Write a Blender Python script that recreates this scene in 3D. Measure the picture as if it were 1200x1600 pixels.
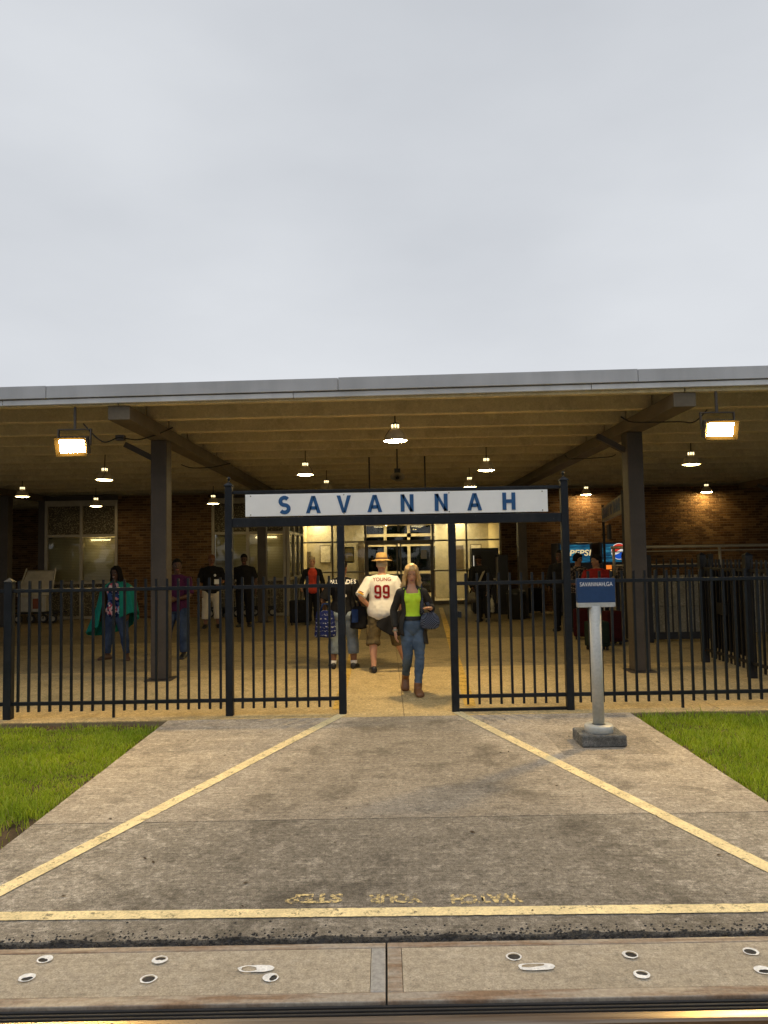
import bpy, bmesh, math, random
import numpy as np
from mathutils import Vector, Matrix, noise
random.seed(7)
rng = np.random.default_rng(11)
R = math.radians
for _o in list(bpy.data.objects): bpy.data.objects.remove(_o)
sc = bpy.context.scene
col = sc.collection

# ------------------------------------------------------------------ camera
CAM = Vector((0, 0, 1.75)); FPX = 1150.0
CROT = Matrix.Rotation(R(90 + 3.235), 3, 'X') @ Matrix.Rotation(R(-1.0), 3, 'Z')
cd = bpy.data.cameras.new('camera'); cam = bpy.data.objects.new('camera', cd); col.objects.link(cam)
cam.matrix_world = Matrix.Translation(CAM) @ CROT.to_4x4()
cd.sensor_fit = 'VERTICAL'; cd.sensor_height = 24.0; cd.lens = 24.0 * FPX / 1600
cd.clip_start = 0.05; cd.clip_end = 2000
sc.camera = cam
# ------------------------------------------------------------------ sky
SUN_EL, SUN_AZ = 62, 200
wd = bpy.data.worlds.new('World'); sc.world = wd; wd.use_nodes = True
wn = wd.node_tree.nodes; wl = wd.node_tree.links
for n in list(wn): wn.remove(n)
wo = wn.new('ShaderNodeOutputWorld'); wb = wn.new('ShaderNodeBackground'); wl.new(wb.outputs[0], wo.inputs[0])
sk = wn.new('ShaderNodeTexSky'); sk.sky_type = 'NISHITA'; sk.sun_disc = False
sk.sun_elevation = R(SUN_EL); sk.sun_rotation = R(SUN_AZ); sk.air_density = 1.0; sk.dust_density = 3.0
tc = wn.new('ShaderNodeTexCoord'); mp = wn.new('ShaderNodeMapping'); mp.inputs['Scale'].default_value = (1.0, 1.0, 2.6)
wl.new(tc.outputs['Generated'], mp.inputs[0])
nz = wn.new('ShaderNodeTexNoise'); nz.inputs['Scale'].default_value = 1.5; nz.inputs['Detail'].default_value = 6; nz.inputs['Roughness'].default_value = 0.46
wl.new(mp.outputs[0], nz.inputs['Vector'])
cr = wn.new('ShaderNodeValToRGB'); cr.color_ramp.elements[0].position = 0.34; cr.color_ramp.elements[1].position = 0.66
cr.color_ramp.elements[0].color = (5.95, 6.2, 6.6, 1); cr.color_ramp.elements[1].color = (7.4, 7.65, 8.0, 1)
wl.new(nz.outputs[0], cr.inputs[0])
mx = wn.new('ShaderNodeMix'); mx.data_type = 'RGBA'; mx.inputs[0].default_value = 0.93
sx_ = wn.new('ShaderNodeSeparateXYZ'); wl.new(tc.outputs['Generated'], sx_.inputs[0])
hz = wn.new('ShaderNodeValToRGB'); wl.new(sx_.outputs[2], hz.inputs[0])      # overcast deck: paler towards the horizon, even all round
hz.color_ramp.elements[0].position = 0.05; hz.color_ramp.elements[0].color = (1.10, 1.09, 1.08, 1); hz.color_ramp.elements[1].position = 0.42; hz.color_ramp.elements[1].color = (1, 1, 1, 1)
mm = wn.new('ShaderNodeMix'); mm.data_type = 'RGBA'; mm.blend_type = 'MULTIPLY'; mm.inputs[0].default_value = 1.0
wl.new(cr.outputs[0], mm.inputs[6]); wl.new(hz.outputs[0], mm.inputs[7])
wl.new(sk.outputs[0], mx.inputs[6]); wl.new(mm.outputs[2], mx.inputs[7]); wl.new(mx.outputs[2], wb.inputs[0])
wb.inputs[1].default_value = 0.1
# ------------------------------------------------------------------ overcast sun
sd = bpy.data.lights.new('sun', 'SUN'); so = bpy.data.objects.new('sun', sd); col.objects.link(so)
sd.energy = 0.55; sd.angle = R(50); sd.color = (1, 0.97, 0.92)
so.rotation_euler = (R(90 - SUN_EL), 0, R(-SUN_AZ + 180)); so.location = (0, -10, 30)
# ------------------------------------------------------------------ exposure
sc.view_settings.view_transform = 'Standard'; sc.view_settings.look = 'None'
sc.view_settings.exposure = 0.0; sc.view_settings.gamma = 1.0; sc.view_settings.use_curve_mapping = False
sc.cycles.use_denoising = True; sc.cycles.max_bounces = 7; sc.cycles.diffuse_bounces = 4
sc.cycles.sample_clamp_indirect = 6.0; sc.cycles.transparent_max_bounces = 12

# ------------------------------------------------------------------ pixel helpers (photo pixel -> point in the place)
def ray(px, py):
    return (CROT @ Vector(((px - 600) / FPX, -(py - 800) / FPX, -1))).normalized()
def G(px, py, z=0.0):
    d = ray(px, py); t = (z - CAM.z) / d.z
    return CAM + d * t
def D(px, py, y):
    d = ray(px, py); return CAM + d * (y / d.y)

# ------------------------------------------------------------------ object helpers
def link(o, parent=None):
    col.objects.link(o)
    if parent is not None: o.parent = parent
    return o
def wmat(o):
    m = o.matrix_basis.copy()
    while o.parent is not None:
        o = o.parent; m = o.matrix_basis @ m
    return m
def tag(o, label=None, cat=None, group=None, kind=None):
    if label: o['label'] = label
    if cat: o['category'] = cat
    if group: o['group'] = group
    if kind: o['kind'] = kind
    return o
def thing(name, loc, label=None, cat=None, rz=0.0, group=None, kind=None):
    o = bpy.data.objects.new(name, None); o.empty_display_size = 0.2
    o.location = loc; o.rotation_euler = (0, 0, rz); link(o)
    return tag(o, label, cat, group, kind)
def dup(o, parent=None):
    c = o.copy(); link(c, parent)
    for ch in list(o.children): dup(ch, c)
    return c
def mesh_obj(name, me, m, parent=None, smooth=False, local=False, bevel=0.0):
    if m is not None:
        me.materials.clear(); me.materials.append(m)
    o = bpy.data.objects.new(name, me)
    if parent is not None:
        if not local: me.transform(wmat(parent).inverted())
        link(o, parent)
    else:
        if not local:
            n = len(me.vertices); a = np.empty(n * 3); me.vertices.foreach_get('co', a); a = a.reshape(-1, 3)
            c = Vector(((a[:, 0].min() + a[:, 0].max()) / 2, (a[:, 1].min() + a[:, 1].max()) / 2, a[:, 2].min()))
            me.transform(Matrix.Translation(-c)); o.location = c
        link(o)
    if smooth: me.polygons.foreach_set('use_smooth', [True] * len(me.polygons))
    if bevel:
        b = o.modifiers.new('bevel', 'BEVEL'); b.width = bevel; b.segments = 2; b.limit_method = 'ANGLE'
    return o

class MB:
    def __init__(s): s.v = []; s.f = []
    def add(s, vs, fs):
        b = len(s.v); s.v += [tuple(v) for v in vs]; s.f += [tuple(b + i for i in f) for f in fs]; return s
    def box(s, x0, x1, y0, y1, z0, z1):
        return s.add([(x0,y0,z0),(x1,y0,z0),(x1,y1,z0),(x0,y1,z0),(x0,y0,z1),(x1,y0,z1),(x1,y1,z1),(x0,y1,z1)],
                     [(3,2,1,0),(4,5,6,7),(0,1,5,4),(1,2,6,5),(2,3,7,6),(3,0,4,7)])
    def bar(s, p, q, w, h, up=(0,0,1)):
        p, q = Vector(p), Vector(q); d = (q - p).normalized(); up = Vector(up)
        if abs(d.dot(up)) > 0.95: up = Vector((0, 1, 0))
        sx = d.cross(up).normalized() * (w / 2); sy = sx.cross(d).normalized() * (h / 2)
        vs = [p-sx-sy, p+sx-sy, p+sx+sy, p-sx+sy, q-sx-sy, q+sx-sy, q+sx+sy, q-sx+sy]
        return s.add(vs, [(3,2,1,0),(4,5,6,7),(0,1,5,4),(1,2,6,5),(2,3,7,6),(3,0,4,7)])
    def loft(s, rings, n=14, cap=True):
        b = len(s.v)
        for (c, u, v, ru, rv) in rings:
            c = Vector(c)
            for k in range(n):
                a = 2 * math.pi * k / n
                s.v.append(tuple(c + Vector(u) * (ru * math.cos(a)) + Vector(v) * (rv * math.sin(a))))
        for i in range(len(rings) - 1):
            for k in range(n):
                k2 = (k + 1) % n
                s.f.append((b+i*n+k, b+i*n+k2, b+(i+1)*n+k2, b+(i+1)*n+k))
        if cap:
            s.f.append(tuple(b + k for k in range(n))[::-1])
            s.f.append(tuple(b + (len(rings)-1)*n + k for k in range(n)))
        return s
    def tube(s, pts, rad, n=10, cap=True):
        pts = [Vector(p) for p in pts]; rings = []
        if not hasattr(rad, '__len__'): rad = [rad] * len(pts)
        u = None
        for i, p in enumerate(pts):
            d = (pts[min(i+1, len(pts)-1)] - pts[max(i-1, 0)]).normalized()
            if u is None:
                u = d.cross(Vector((0, 0, 1)) if abs(d.z) < 0.9 else Vector((0, 1, 0))).normalized()
            u = (u - d * u.dot(d)).normalized(); v = d.cross(u)
            rings.append((p, u, v, rad[i], rad[i]))
        return s.loft(rings, n, cap)
    def lathe(s, prof, c=(0,0,0), n=24, cap=False):
        c = Vector(c)
        return s.loft([(c + Vector((0,0,z)), (1,0,0), (0,1,0), r, r) for r, z in prof], n, cap)
    def ball(s, c, rx, ry=None, rz=None, n=12, m=8):
        ry = ry or rx; rz = rz or rx; c = Vector(c)
        return s.loft([(c + Vector((0,0,-rz*math.cos(math.pi*i/m))), (1,0,0), (0,1,0), max(rx*math.sin(math.pi*i/m), 1e-4), max(ry*math.sin(math.pi*i/m), 1e-4)) for i in range(m+1)], n, True)
    def prism(s, poly, z0, z1):
        n = len(poly)
        vs = [(x,y,z0) for x,y in poly] + [(x,y,z1) for x,y in poly]
        return s.add(vs, [tuple(range(n))[::-1], tuple(range(n, 2*n))] + [(i,(i+1)%n,n+(i+1)%n,n+i) for i in range(n)])
    def grid(s, fn, nu, nv):
        b = len(s.v)
        for i in range(nu + 1):
            for j in range(nv + 1): s.v.append(tuple(fn(i / nu, j / nv)))
        for i in range(nu):
            for j in range(nv):
                a = b + i*(nv+1) + j; s.f.append((a, a+nv+1, a+nv+2, a+1))
        return s
    def mesh(s, name='m'):
        me = bpy.data.meshes.new(name); me.from_pydata(s.v, [], s.f); me.update(); return me
    def build(s, name, m, parent=None, smooth=False, local=False, bevel=0.0):
        return mesh_obj(name, s.mesh(name), m, parent, smooth, local, bevel)

# ------------------------------------------------------------------ material helpers
class NT:
    def __init__(s, name):
        s.m = bpy.data.materials.new(name); s.m.use_nodes = True
        s.n = s.m.node_tree.nodes; s.l = s.m.node_tree.links; s.b = s.n['Principled BSDF']; s.out = s.n['Material Output']
    def new(s, t, **kw):
        o = s.n.new(t)
        for k, v in kw.items(): setattr(o, k, v)
        return o
    def setin(s, node, i, v):
        if hasattr(v, 'is_output'): s.l.new(v, node.inputs[i])
        else: node.inputs[i].default_value = v
    def coord(s, kind='Object', scale=(1,1,1), rot=(0,0,0)):
        if kind == 'World': c = s.new('ShaderNodeNewGeometry').outputs['Position']
        else: c = s.new('ShaderNodeTexCoord').outputs[kind]
        m = s.new('ShaderNodeMapping'); s.l.new(c, m.inputs[0]); m.inputs['Scale'].default_value = scale; m.inputs['Rotation'].default_value = rot
        return m.outputs[0]
    def noise(s, co, scale, detail=4, rough=0.55):
        n = s.new('ShaderNodeTexNoise'); s.l.new(co, n.inputs['Vector']); n.inputs['Scale'].default_value = scale
        n.inputs['Detail'].default_value = detail; n.inputs['Roughness'].default_value = rough
        return n.outputs[0]
    def voro(s, co, scale, feature='F1', out='Distance'):
        n = s.new('ShaderNodeTexVoronoi'); n.feature = feature; s.l.new(co, n.inputs['Vector']); n.inputs['Scale'].default_value = scale
        return n.outputs[out]
    def ramp(s, v, stops, interp='LINEAR'):
        r = s.new('ShaderNodeValToRGB'); s.l.new(v, r.inputs[0]); e = r.color_ramp; e.interpolation = interp
        while len(e.elements) < len(stops): e.elements.new(0.5)
        for el, (p, c) in zip(e.elements, stops):
            el.position = p; el.color = (c, c, c, 1) if not hasattr(c, '__len__') else (*c[:3], 1)
        return r.outputs[0]
    def mix(s, f, a, b, mode='MIX'):
        m = s.new('ShaderNodeMix'); m.data_type = 'RGBA'; m.blend_type = mode
        s.setin(m, 0, f)
        for i, v in ((6, a), (7, b)):
            if hasattr(v, 'is_output'): s.l.new(v, m.inputs[i])
            else: m.inputs[i].default_value = (*v[:3], 1) if hasattr(v, '__len__') else (v, v, v, 1)
        return m.outputs[2]
    def math(s, op, a, b=0.0):
        m = s.new('ShaderNodeMath'); m.operation = op; s.setin(m, 0, a); s.setin(m, 1, b); return m.outputs[0]
    def bump(s, h, strength=0.3, dist=0.01):
        b = s.new('ShaderNodeBump'); s.l.new(h, b.inputs['Height']); b.inputs['Strength'].default_value = strength; b.inputs['Distance'].default_value = dist
        s.l.new(b.outputs[0], s.b.inputs['Normal'])
    def fin(s, colr=None, rough=None, metal=None, **kw):
        if colr is not None:
            if hasattr(colr, 'is_output'): s.l.new(colr, s.b.inputs['Base Color'])
            else: s.b.inputs['Base Color'].default_value = (*colr[:3], 1)
        if rough is not None: s.setin(s.b, 'Roughness', rough)
        if metal is not None: s.setin(s.b, 'Metallic', metal)
        for k, v in kw.items(): s.setin(s.b, k.replace('_', ' '), v)
        return s.m

def simple(name, c, rough=0.6, metal=0.0, var=0.18, scale=6.0, bump=0.0, bscale=80, kind='Object', spec=0.5, fine=0.1):
    t = NT(name); co = t.coord(kind)
    n = t.noise(co, scale, 5); n2 = t.noise(co, scale * 9, 4)
    lo = tuple(x * (1 - var) for x in c); hi = tuple(min(x * (1 + var), 1) for x in c)
    cc = t.ramp(n, [(0.3, lo), (0.7, hi)])
    cc = t.mix(1.0, cc, t.ramp(n2, [(0.3, 1 - fine), (0.7, 1 + fine)]), 'MULTIPLY')
    if bump: t.bump(t.noise(co, bscale, 3), bump, 0.004)
    rr = t.ramp(n2, [(0.3, max(rough - 0.08, 0.02)), (0.7, min(rough + 0.08, 1))])
    return t.fin(cc, rr, metal, Specular_IOR_Level=spec)

def emit(name, c, strength):
    t = NT(name); t.b.inputs['Base Color'].default_value = (*c, 1)
    t.b.inputs['Emission Color'].default_value = (*c, 1); t.b.inputs['Emission Strength'].default_value = strength
    return t.m

def concrete(name, base, dark, light, dirt=0.5, broom=0.25, rot=0.0, seed=0.0, patch=None, pits=0.5, grain=1.0, tread=None):
    t = NT(name); co = t.coord('World'); co2 = t.coord('World', (1, 1, 1), (0, 0, 0.4 + seed))
    big = t.noise(co2, 0.75, 7, 0.66); mid = t.noise(co, 8.0, 10, 0.85); fine = t.noise(co, 30, 8, 0.85); sp = t.noise(co, 130, 3, 0.7)
    c = t.mix(t.ramp(big, [(0.36, 0), (0.62, 1)]), dark, base)
    c = t.mix(t.math('MULTIPLY', t.ramp(mid, [(0.50, 0), (0.58, 1)]), 0.78), c, light)
    c = t.mix(t.math('MULTIPLY', t.ramp(t.noise(co2, 6.0, 10, 0.85), [(0.53, 0), (0.60, 1)]), 0.55 * grain), c, tuple(x * 0.62 for x in dark))
    blot = t.ramp(t.noise(co2, 2.1, 7, 0.72), [(0.52, 0), (0.63, 1)])
    c = t.mix(t.math('MULTIPLY', blot, dirt), c, tuple(x * 0.45 for x in dark))
    c = t.mix(1.0, c, t.ramp(fine, [(0.36, 1 - .5 * grain), (0.5, 1.0), (0.63, 1 + .42 * grain)]), 'MULTIPLY')
    c = t.mix(1.0, c, t.ramp(sp, [(0.32, 1 - .38 * grain), (0.68, 1 + .36 * grain)]), 'MULTIPLY')
    bco = t.coord('World', (2.2, 90, 1), (0, 0, rot)); br = t.noise(bco, 1.0, 3, 0.6)
    c = t.mix(broom, c, t.mix(1.0, c, t.ramp(br, [(0.3, 0.55), (0.7, 1.45)]), 'MULTIPLY'))
    pv = t.voro(co, 22); pn = t.ramp(t.noise(co, 3, 2), [(0.45, 0), (0.6, 1)])
    pm = t.math('MULTIPLY', t.ramp(pv, [(0.06, pits), (0.12, 0)]), pn)
    c = t.mix(pm, c, (0.03, 0.03, 0.03))
    if tread:      # trodden, dirtier middle between the painted lines (they spread towards the track)
        sp_ = t.new('ShaderNodeSeparateXYZ'); t.l.new(co, sp_.inputs[0])
        hw = t.math('SUBTRACT', 3.2, t.math('MULTIPLY', sp_.outputs[1], 0.33)); ax = t.math('ABSOLUTE', t.math('SUBTRACT', sp_.outputs[0], 0.14))
        rr_ = t.math('ADD', t.math('DIVIDE', ax, hw), t.math('MULTIPLY', t.math('SUBTRACT', t.noise(co, 1.6, 7, 0.7), 0.5), 0.55))
        c = t.mix(1.0, c, t.ramp(rr_, [(0.66, tread), (1.02, 1.22)]), 'MULTIPLY')
    if patch:
        pm = t.ramp(t.noise(t.coord('World', (1, 1, 1), (0, 0, 1.1)), 0.5, 5, 0.6), [(0.5, 0), (0.64, 1)])
        c = t.mix(t.math('MULTIPLY', pm, 0.6), c, patch)
    h = t.math('ADD', t.math('ADD', fine, t.math('MULTIPLY', br, 0.6)), t.math('MULTIPLY', sp, 0.5))
    t.bump(h, 0.45, 0.004)
    return t.fin(c, t.ramp(mid, [(0.3, 0.72), (0.7, 0.92)]), 0.0, Specular_IOR_Level=0.3)

def worn(name, c, thresh, scale=14.0, soft=0.08, ragged=45.0):
    t = NT(name); co = t.coord('World'); n = t.noise(co, scale, 8, 0.72); n2 = t.noise(co, ragged, 4, 0.7)
    f = t.math('ADD', t.math('MULTIPLY', n, 0.6), t.math('MULTIPLY', n2, 0.4))
    mask = t.ramp(f, [(max(thresh - soft, 0.0), 0), (min(thresh + soft, 1.0), 1)])
    cc = t.mix(1.0, c, t.ramp(t.noise(co, 5, 6, 0.7), [(0.3, 0.72), (0.7, 1.1)]), 'MULTIPLY')
    cc = t.mix(1.0, cc, t.ramp(t.noise(co, 70, 4, 0.7), [(0.3, 0.75), (0.7, 1.15)]), 'MULTIPLY')
    t.fin(cc, 0.75, 0.0, Specular_IOR_Level=0.3)
    t.setin(t.b, 'Alpha', mask)
    return t.m

TS = bpy.data.scenes.new('workbench_scene'); TVL = TS.view_layers[0]      # small scratch scene: evaluating modifiers there is fast
def text_mesh(body, size, weight=0.0, extrude=0.002, align='CENTER', space=1.0, shear=0.0):
    cu = bpy.data.curves.new('t', 'FONT'); cu.body = body; cu.size = size; cu.offset = weight; cu.extrude = extrude
    cu.align_x = align; cu.align_y = 'CENTER'; cu.space_character = space; cu.shear = shear; cu.resolution_u = 3
    o = bpy.data.objects.new('t', cu); TS.collection.objects.link(o); TVL.update()
    me = bpy.data.meshes.new_from_object(o.evaluated_get(TVL.depsgraph))
    bpy.data.objects.remove(o); bpy.data.curves.remove(cu)
    return me
UPR = Matrix.Rotation(R(90), 4, 'X')     # text drawn in XY -> standing, readable from -Y

# =================================================================== materials
m_slab_lit = concrete('lamplit_tan_slab', (0.56,0.42,0.205), (0.43,0.325,0.155), (0.64,0.50,0.27), 0.35, 0.15, 1.57, 0.3)  # slab rows: flood glow in front, canopy shade behind, put into the colour
m_slab_mid = concrete('half_shaded_tan_slab', (0.35,0.275,0.15), (0.26,0.205,0.11), (0.42,0.335,0.195), 0.45, 0.15, 1.57, 0.7)
m_slab = concrete('shaded_tan_slab', (0.215,0.17,0.095), (0.16,0.125,0.07), (0.27,0.215,0.125), 0.35, 0.15, 1.57, 0.3)
m_walk_back = concrete('walkway_concrete_back', (0.345,0.30,0.24), (0.255,0.222,0.178), (0.44,0.39,0.315), 0.62, 0.45, 0.0, 0.0, None, 0.8, 1.0, 0.86)
m_walk_front = concrete('walkway_concrete_front', (0.275,0.245,0.20), (0.205,0.183,0.15), (0.43,0.385,0.32), 0.62, 0.4, 1.45, 2.0, None, 0.9, 1.15, 0.82)
m_panel_conc = concrete('crossing_concrete', (0.43,0.37,0.28), (0.38,0.325,0.245), (0.47,0.41,0.32), 0.22, 0.16, 0.0, 4.0, None, 0.5, 0.6)
m_block = concrete('dark_block_concrete', (0.17,0.17,0.16), (0.12,0.12,0.115), (0.26,0.255,0.24), 0.5, 0.0, 0.0, 1.0)
m_ceil = concrete('painted_canopy_concrete', (0.64,0.545,0.33), (0.54,0.455,0.27), (0.70,0.61,0.39), 0.3, 0.1, 0.0, 5.0, None, 0.2, 0.25)
m_deck = concrete('shaded_deck_concrete', (0.29,0.24,0.14), (0.22,0.185,0.105), (0.35,0.295,0.175), 0.3, 0.1, 0.0, 6.0, None, 0.2, 0.25)  # deck darker than the ribs: shade between them put into the colour
m_wallconc = concrete('pale_enclosure_concrete', (0.26,0.24,0.195), (0.20,0.19,0.155), (0.32,0.30,0.25), 0.4, 0.05, 0, 3.0)
m_yellow = worn('yellow_line_paint', (0.97,0.80,0.44), 0.41, 12, 0.05, 60)
m_yellow_text = worn('worn_stencil_paint', (0.80,0.63,0.30), 0.50, 30, 0.05, 40)
m_yellow_in = worn('platform_line_paint', (0.70,0.46,0.10), 0.42, 6, 0.09, 40)
m_earth = simple('bare_earth', (0.075,0.055,0.035), 0.95, 0, 0.5, 5, 0.8, 40, 'World', 0.1, 0.3)
m_ground = simple('gravel_ground', (0.20,0.18,0.15), 0.95, 0, 0.3, 0.6, 0.5, 30, 'World', 0.2, 0.3)
m_asphalt = simple('broken_asphalt', (0.045,0.042,0.04), 0.9, 0, 0.5, 20, 0.9, 60, 'World', 0.3, 0.4)
m_fence = simple('black_fence_paint', (0.007,0.0095,0.0135), 0.45, 0, 0.3, 12, 0.15, 90, 'World', 0.3)
m_fence2 = simple('blackened_fence_paint', (0.008,0.008,0.009), 0.5, 0, 0.3, 12, 0.1, 90, 'World', 0.4)
m_column = simple('brown_steel_paint', (0.062,0.051,0.042), 0.5, 0, 0.2, 3, 0.05, 60, 'World', 0.4)
m_beam = simple('tan_brown_beam_paint', (0.135,0.110,0.075), 0.55, 0, 0.2, 3, 0.05, 60, 'World', 0.3)
m_fascia = simple('grey_fascia_metal', (0.47,0.48,0.50), 0.5, 0.1, 0.06, 0.6, 0.0, 60, 'World', 0.5, 0.03)
m_fascia_lip = simple('pale_fascia_lip', (0.60,0.61,0.62), 0.5, 0.1, 0.06, 0.6, 0.0, 60, 'World', 0.5, 0.03)
def streaky(name, c, k=.2):
    t = NT(name); n1 = t.noise(t.coord('World', (1.6, 1.6, .35)), 1.5, 7, .6); n2 = t.noise(t.coord('World', (.5, .5, 2)), 1.0, 4)
    cc = t.mix(1.0, c, t.ramp(n1, [(.35, 1 - k * .7), (.6, 1.03)]), 'MULTIPLY'); cc = t.mix(1.0, cc, t.ramp(n2, [(.35, 1 - k * .5), (.65, 1.06)]), 'MULTIPLY')
    sp = t.ramp(t.noise(t.coord('World'), 26, 6, .8), [(.64, 0), (.68, 1)]); cc = t.mix(t.math('MULTIPLY', sp, .4), cc, tuple(x * .45 for x in c))
    return t.fin(cc, .5, .1)
m_fascia = streaky('weathered_fascia_metal', (.47,.48,.50)); m_fascia_lip = streaky('weathered_drip_edge', (.60,.61,.62), .25); m_white = streaky('weathered_sign_face', (.88,.885,.87), .10)
def chipped(name, c):
    t = NT(name); co = t.coord('World'); cc = t.mix(1.0, c, t.ramp(t.noise(co, 10, 5), [(.3, .7), (.7, 1.35)]), 'MULTIPLY')
    ch = t.ramp(t.noise(co, 34, 6, .75), [(.665, 0), (.69, 1)]); cc = t.mix(t.math('MULTIPLY', ch, .8), cc, (.16,.15,.14)); du = t.ramp(t.noise(t.coord('World', (1,1,.3)), 4, 6, .7), [(.52, 0), (.7, 1)]); cc = t.mix(t.math('MULTIPLY', du, .25), cc, (.06,.06,.06))
    t.bump(t.noise(co, 70, 3), .2, .002); return t.fin(cc, .45, 0, Specular_IOR_Level=.3)
m_fence = chipped('chipped_black_fence_paint', (0.007,0.0095,0.0135))
m_dark = simple('near_black', (0.012,0.012,0.012), 0.6)
m_white = simple('white_sign_face', (0.88,0.885,0.87), 0.45, 0, 0.05, 1.2, 0, 60, 'World', 0.4, 0.02)
m_blue = simple('blue_letter', (0.012,0.085,0.235), 0.45, 0, 0.12, 8)
m_signblue = simple('blue_sign_panel', (0.010,0.045,0.135), 0.4, 0, 0.08, 3)
m_silver = simple('grey_sign_post_paint', (0.44,0.45,0.43), 0.5, 0.1, 0.1, 5, 0.05, 60)
m_whiteprint = simple('white_print', (0.8,0.8,0.8), 0.5, 0, 0.05)
m_alu = simple('tan_aluminium', (0.36,0.32,0.24), 0.42, 0.3, 0.12, 4)
m_bronze = simple('dark_bronze_aluminium', (0.16,0.14,0.105), 0.4, 0.3, 0.15, 4)
m_galv = simple('galvanised_tube', (0.34,0.31,0.25), 0.45, 0.5, 0.15, 4)
m_blackplastic = simple('black_plastic', (0.015,0.015,0.016), 0.45)
m_rubber = simple('black_rubber', (0.016,0.015,0.015), 0.75, 0, 0.3, 6, 0.2, 40, 'World')

def rust_steel(name, base, rust, amt):
    t = NT(name); co = t.coord('World'); a = t.coord('World', (1.2, 9, 3))
    f = t.ramp(t.noise(a, 1.6, 8, 0.68), [(0.5 - amt, 0), (0.66 - amt, 1)])
    c = t.mix(f, base, rust)
    c = t.mix(1.0, c, t.ramp(t.noise(co, 45, 5, 0.7), [(0.3, 0.7), (0.7, 1.25)]), 'MULTIPLY')
    t.bump(t.noise(co, 60, 4), 0.25, 0.003)
    return t.fin(c, t.mix(f, 0.6, 0.85), 0.1)
m_rust = rust_steel('rusted_frame_steel', (0.36,0.315,0.26), (0.25,0.165,0.105), 0.06)
m_galvframe = rust_steel('grey_frame_steel', (0.36,0.35,0.33), (0.24,0.14,0.08), -0.12)
t = NT('rail_steel'); co = t.coord('World', (0.8, 30, 1))
m_rail = t.fin(t.ramp(t.noise(co, 1.2, 6), [(0.3, (0.16,0.11,0.075)), (0.55, (0.30,0.25,0.2)), (0.75, (0.5,0.44,0.36))]), 0.32, 0.9)

def brick_mat():
    t = NT('tan_brown_brick'); oi = t.new('ShaderNodeObjectInfo').outputs['Random']
    isl = t.new('ShaderNodeNewGeometry').outputs['Random Per Island']
    r = t.math('FRACT', t.math('ADD', t.math('MULTIPLY', oi, 7.31), t.math('MULTIPLY', isl, 3.77)))
    c = t.ramp(r, [(0.0, (0.07,0.036,0.014)), (0.35, (0.115,0.060,0.024)), (0.7, (0.155,0.086,0.035)), (1.0, (0.20,0.118,0.052))])
    co = t.coord('World')
    c = t.mix(1.0, c, t.ramp(t.noise(co, 30, 5, 0.7), [(0.3, 0.7), (0.7, 1.2)]), 'MULTIPLY')
    t.bump(t.noise(co, 90, 4), 0.4, 0.003)
    return t.fin(c, 0.85, 0, Specular_IOR_Level=0.2)
m_brick = brick_mat()
m_mortar = simple('brick_mortar', (0.23,0.175,0.105), 0.95, 0, 0.15, 9, 0.3, 90, 'World', 0.1)

def aggregate():
    t = NT('pebble_aggregate'); co = t.coord('World')
    vc = t.voro(co, 26, 'F1', 'Color'); vd = t.voro(co, 26)
    g = t.new('ShaderNodeRGBToBW'); t.l.new(vc, g.inputs[0])
    c = t.ramp(g.outputs[0], [(0.2, (0.05,0.042,0.025)), (0.5, (0.16,0.135,0.08)), (0.75, (0.34,0.30,0.19)), (0.95, (0.5,0.45,0.32))])
    c = t.mix(t.ramp(vd, [(0.35, 0), (0.6, 1)]), c, (0.06,0.05,0.03))
    t.bump(vd, -0.8, 0.02)
    return t.fin(c, 0.8)
m_agg = aggregate()

def glass(name, tint=(0.9,0.9,0.85), refl=0.06, alpha=0.12):
    t = NT(name); t.n.remove(t.b)
    tr = t.new('ShaderNodeBsdfTransparent'); tr.inputs[0].default_value = (*tint, 1)
    gl = t.new('ShaderNodeBsdfGlossy'); gl.inputs['Roughness'].default_value = 0.02
    fr = t.new('ShaderNodeFresnel'); fr.inputs[0].default_value = 1.5
    ms = t.new('ShaderNodeMixShader'); t.l.new(t.math('ADD', fr.outputs[0], refl), ms.inputs[0])
    t.l.new(tr.outputs[0], ms.inputs[1]); t.l.new(gl.outputs[0], ms.inputs[2]); t.l.new(ms.outputs[0], t.out.inputs[0])
    return t.m
m_glass = glass('clear_glass', (0.9,0.9,0.85), 0.0); m_glass_dark = glass('darkened_glass', (0.22,0.24,0.22), 0.0)

def blinds():
    t = NT('window_blind'); co = t.coord('World'); sp = t.new('ShaderNodeSeparateXYZ'); t.l.new(co, sp.inputs[0])
    s = t.math('FRACT', t.math('MULTIPLY', sp.outputs[2], 22.0))
    c = t.ramp(s, [(0.0, (0.30,0.27,0.18)), (0.2, (0.60,0.56,0.40)), (0.9, (0.66,0.62,0.46)), (1.0, (0.32,0.28,0.19))])
    return t.fin(c, 0.7)
m_blind = blinds()
m_lens = emit('pendant_lens_glow', (1.0, 0.74, 0.30), 55.0)
m_slit = emit('pendant_vent_glow', (1.0, 0.80, 0.42), 3.0)
m_flood = emit('floodlight_lens_glow', (1.0, 0.66, 0.22), 1500.0)
m_tube = emit('lobby_light_panel', (1.0, 0.82, 0.48), 25.0)
m_bezel = simple('black_halo_bezel', (0.0032,0.0024,0.0012), 0.9, 0.0, 0.05, spec=0.0)
m_shade = simple('pendant_aluminium', (0.70,0.60,0.42), 0.42, 0.15, 0.1, 6)

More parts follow.
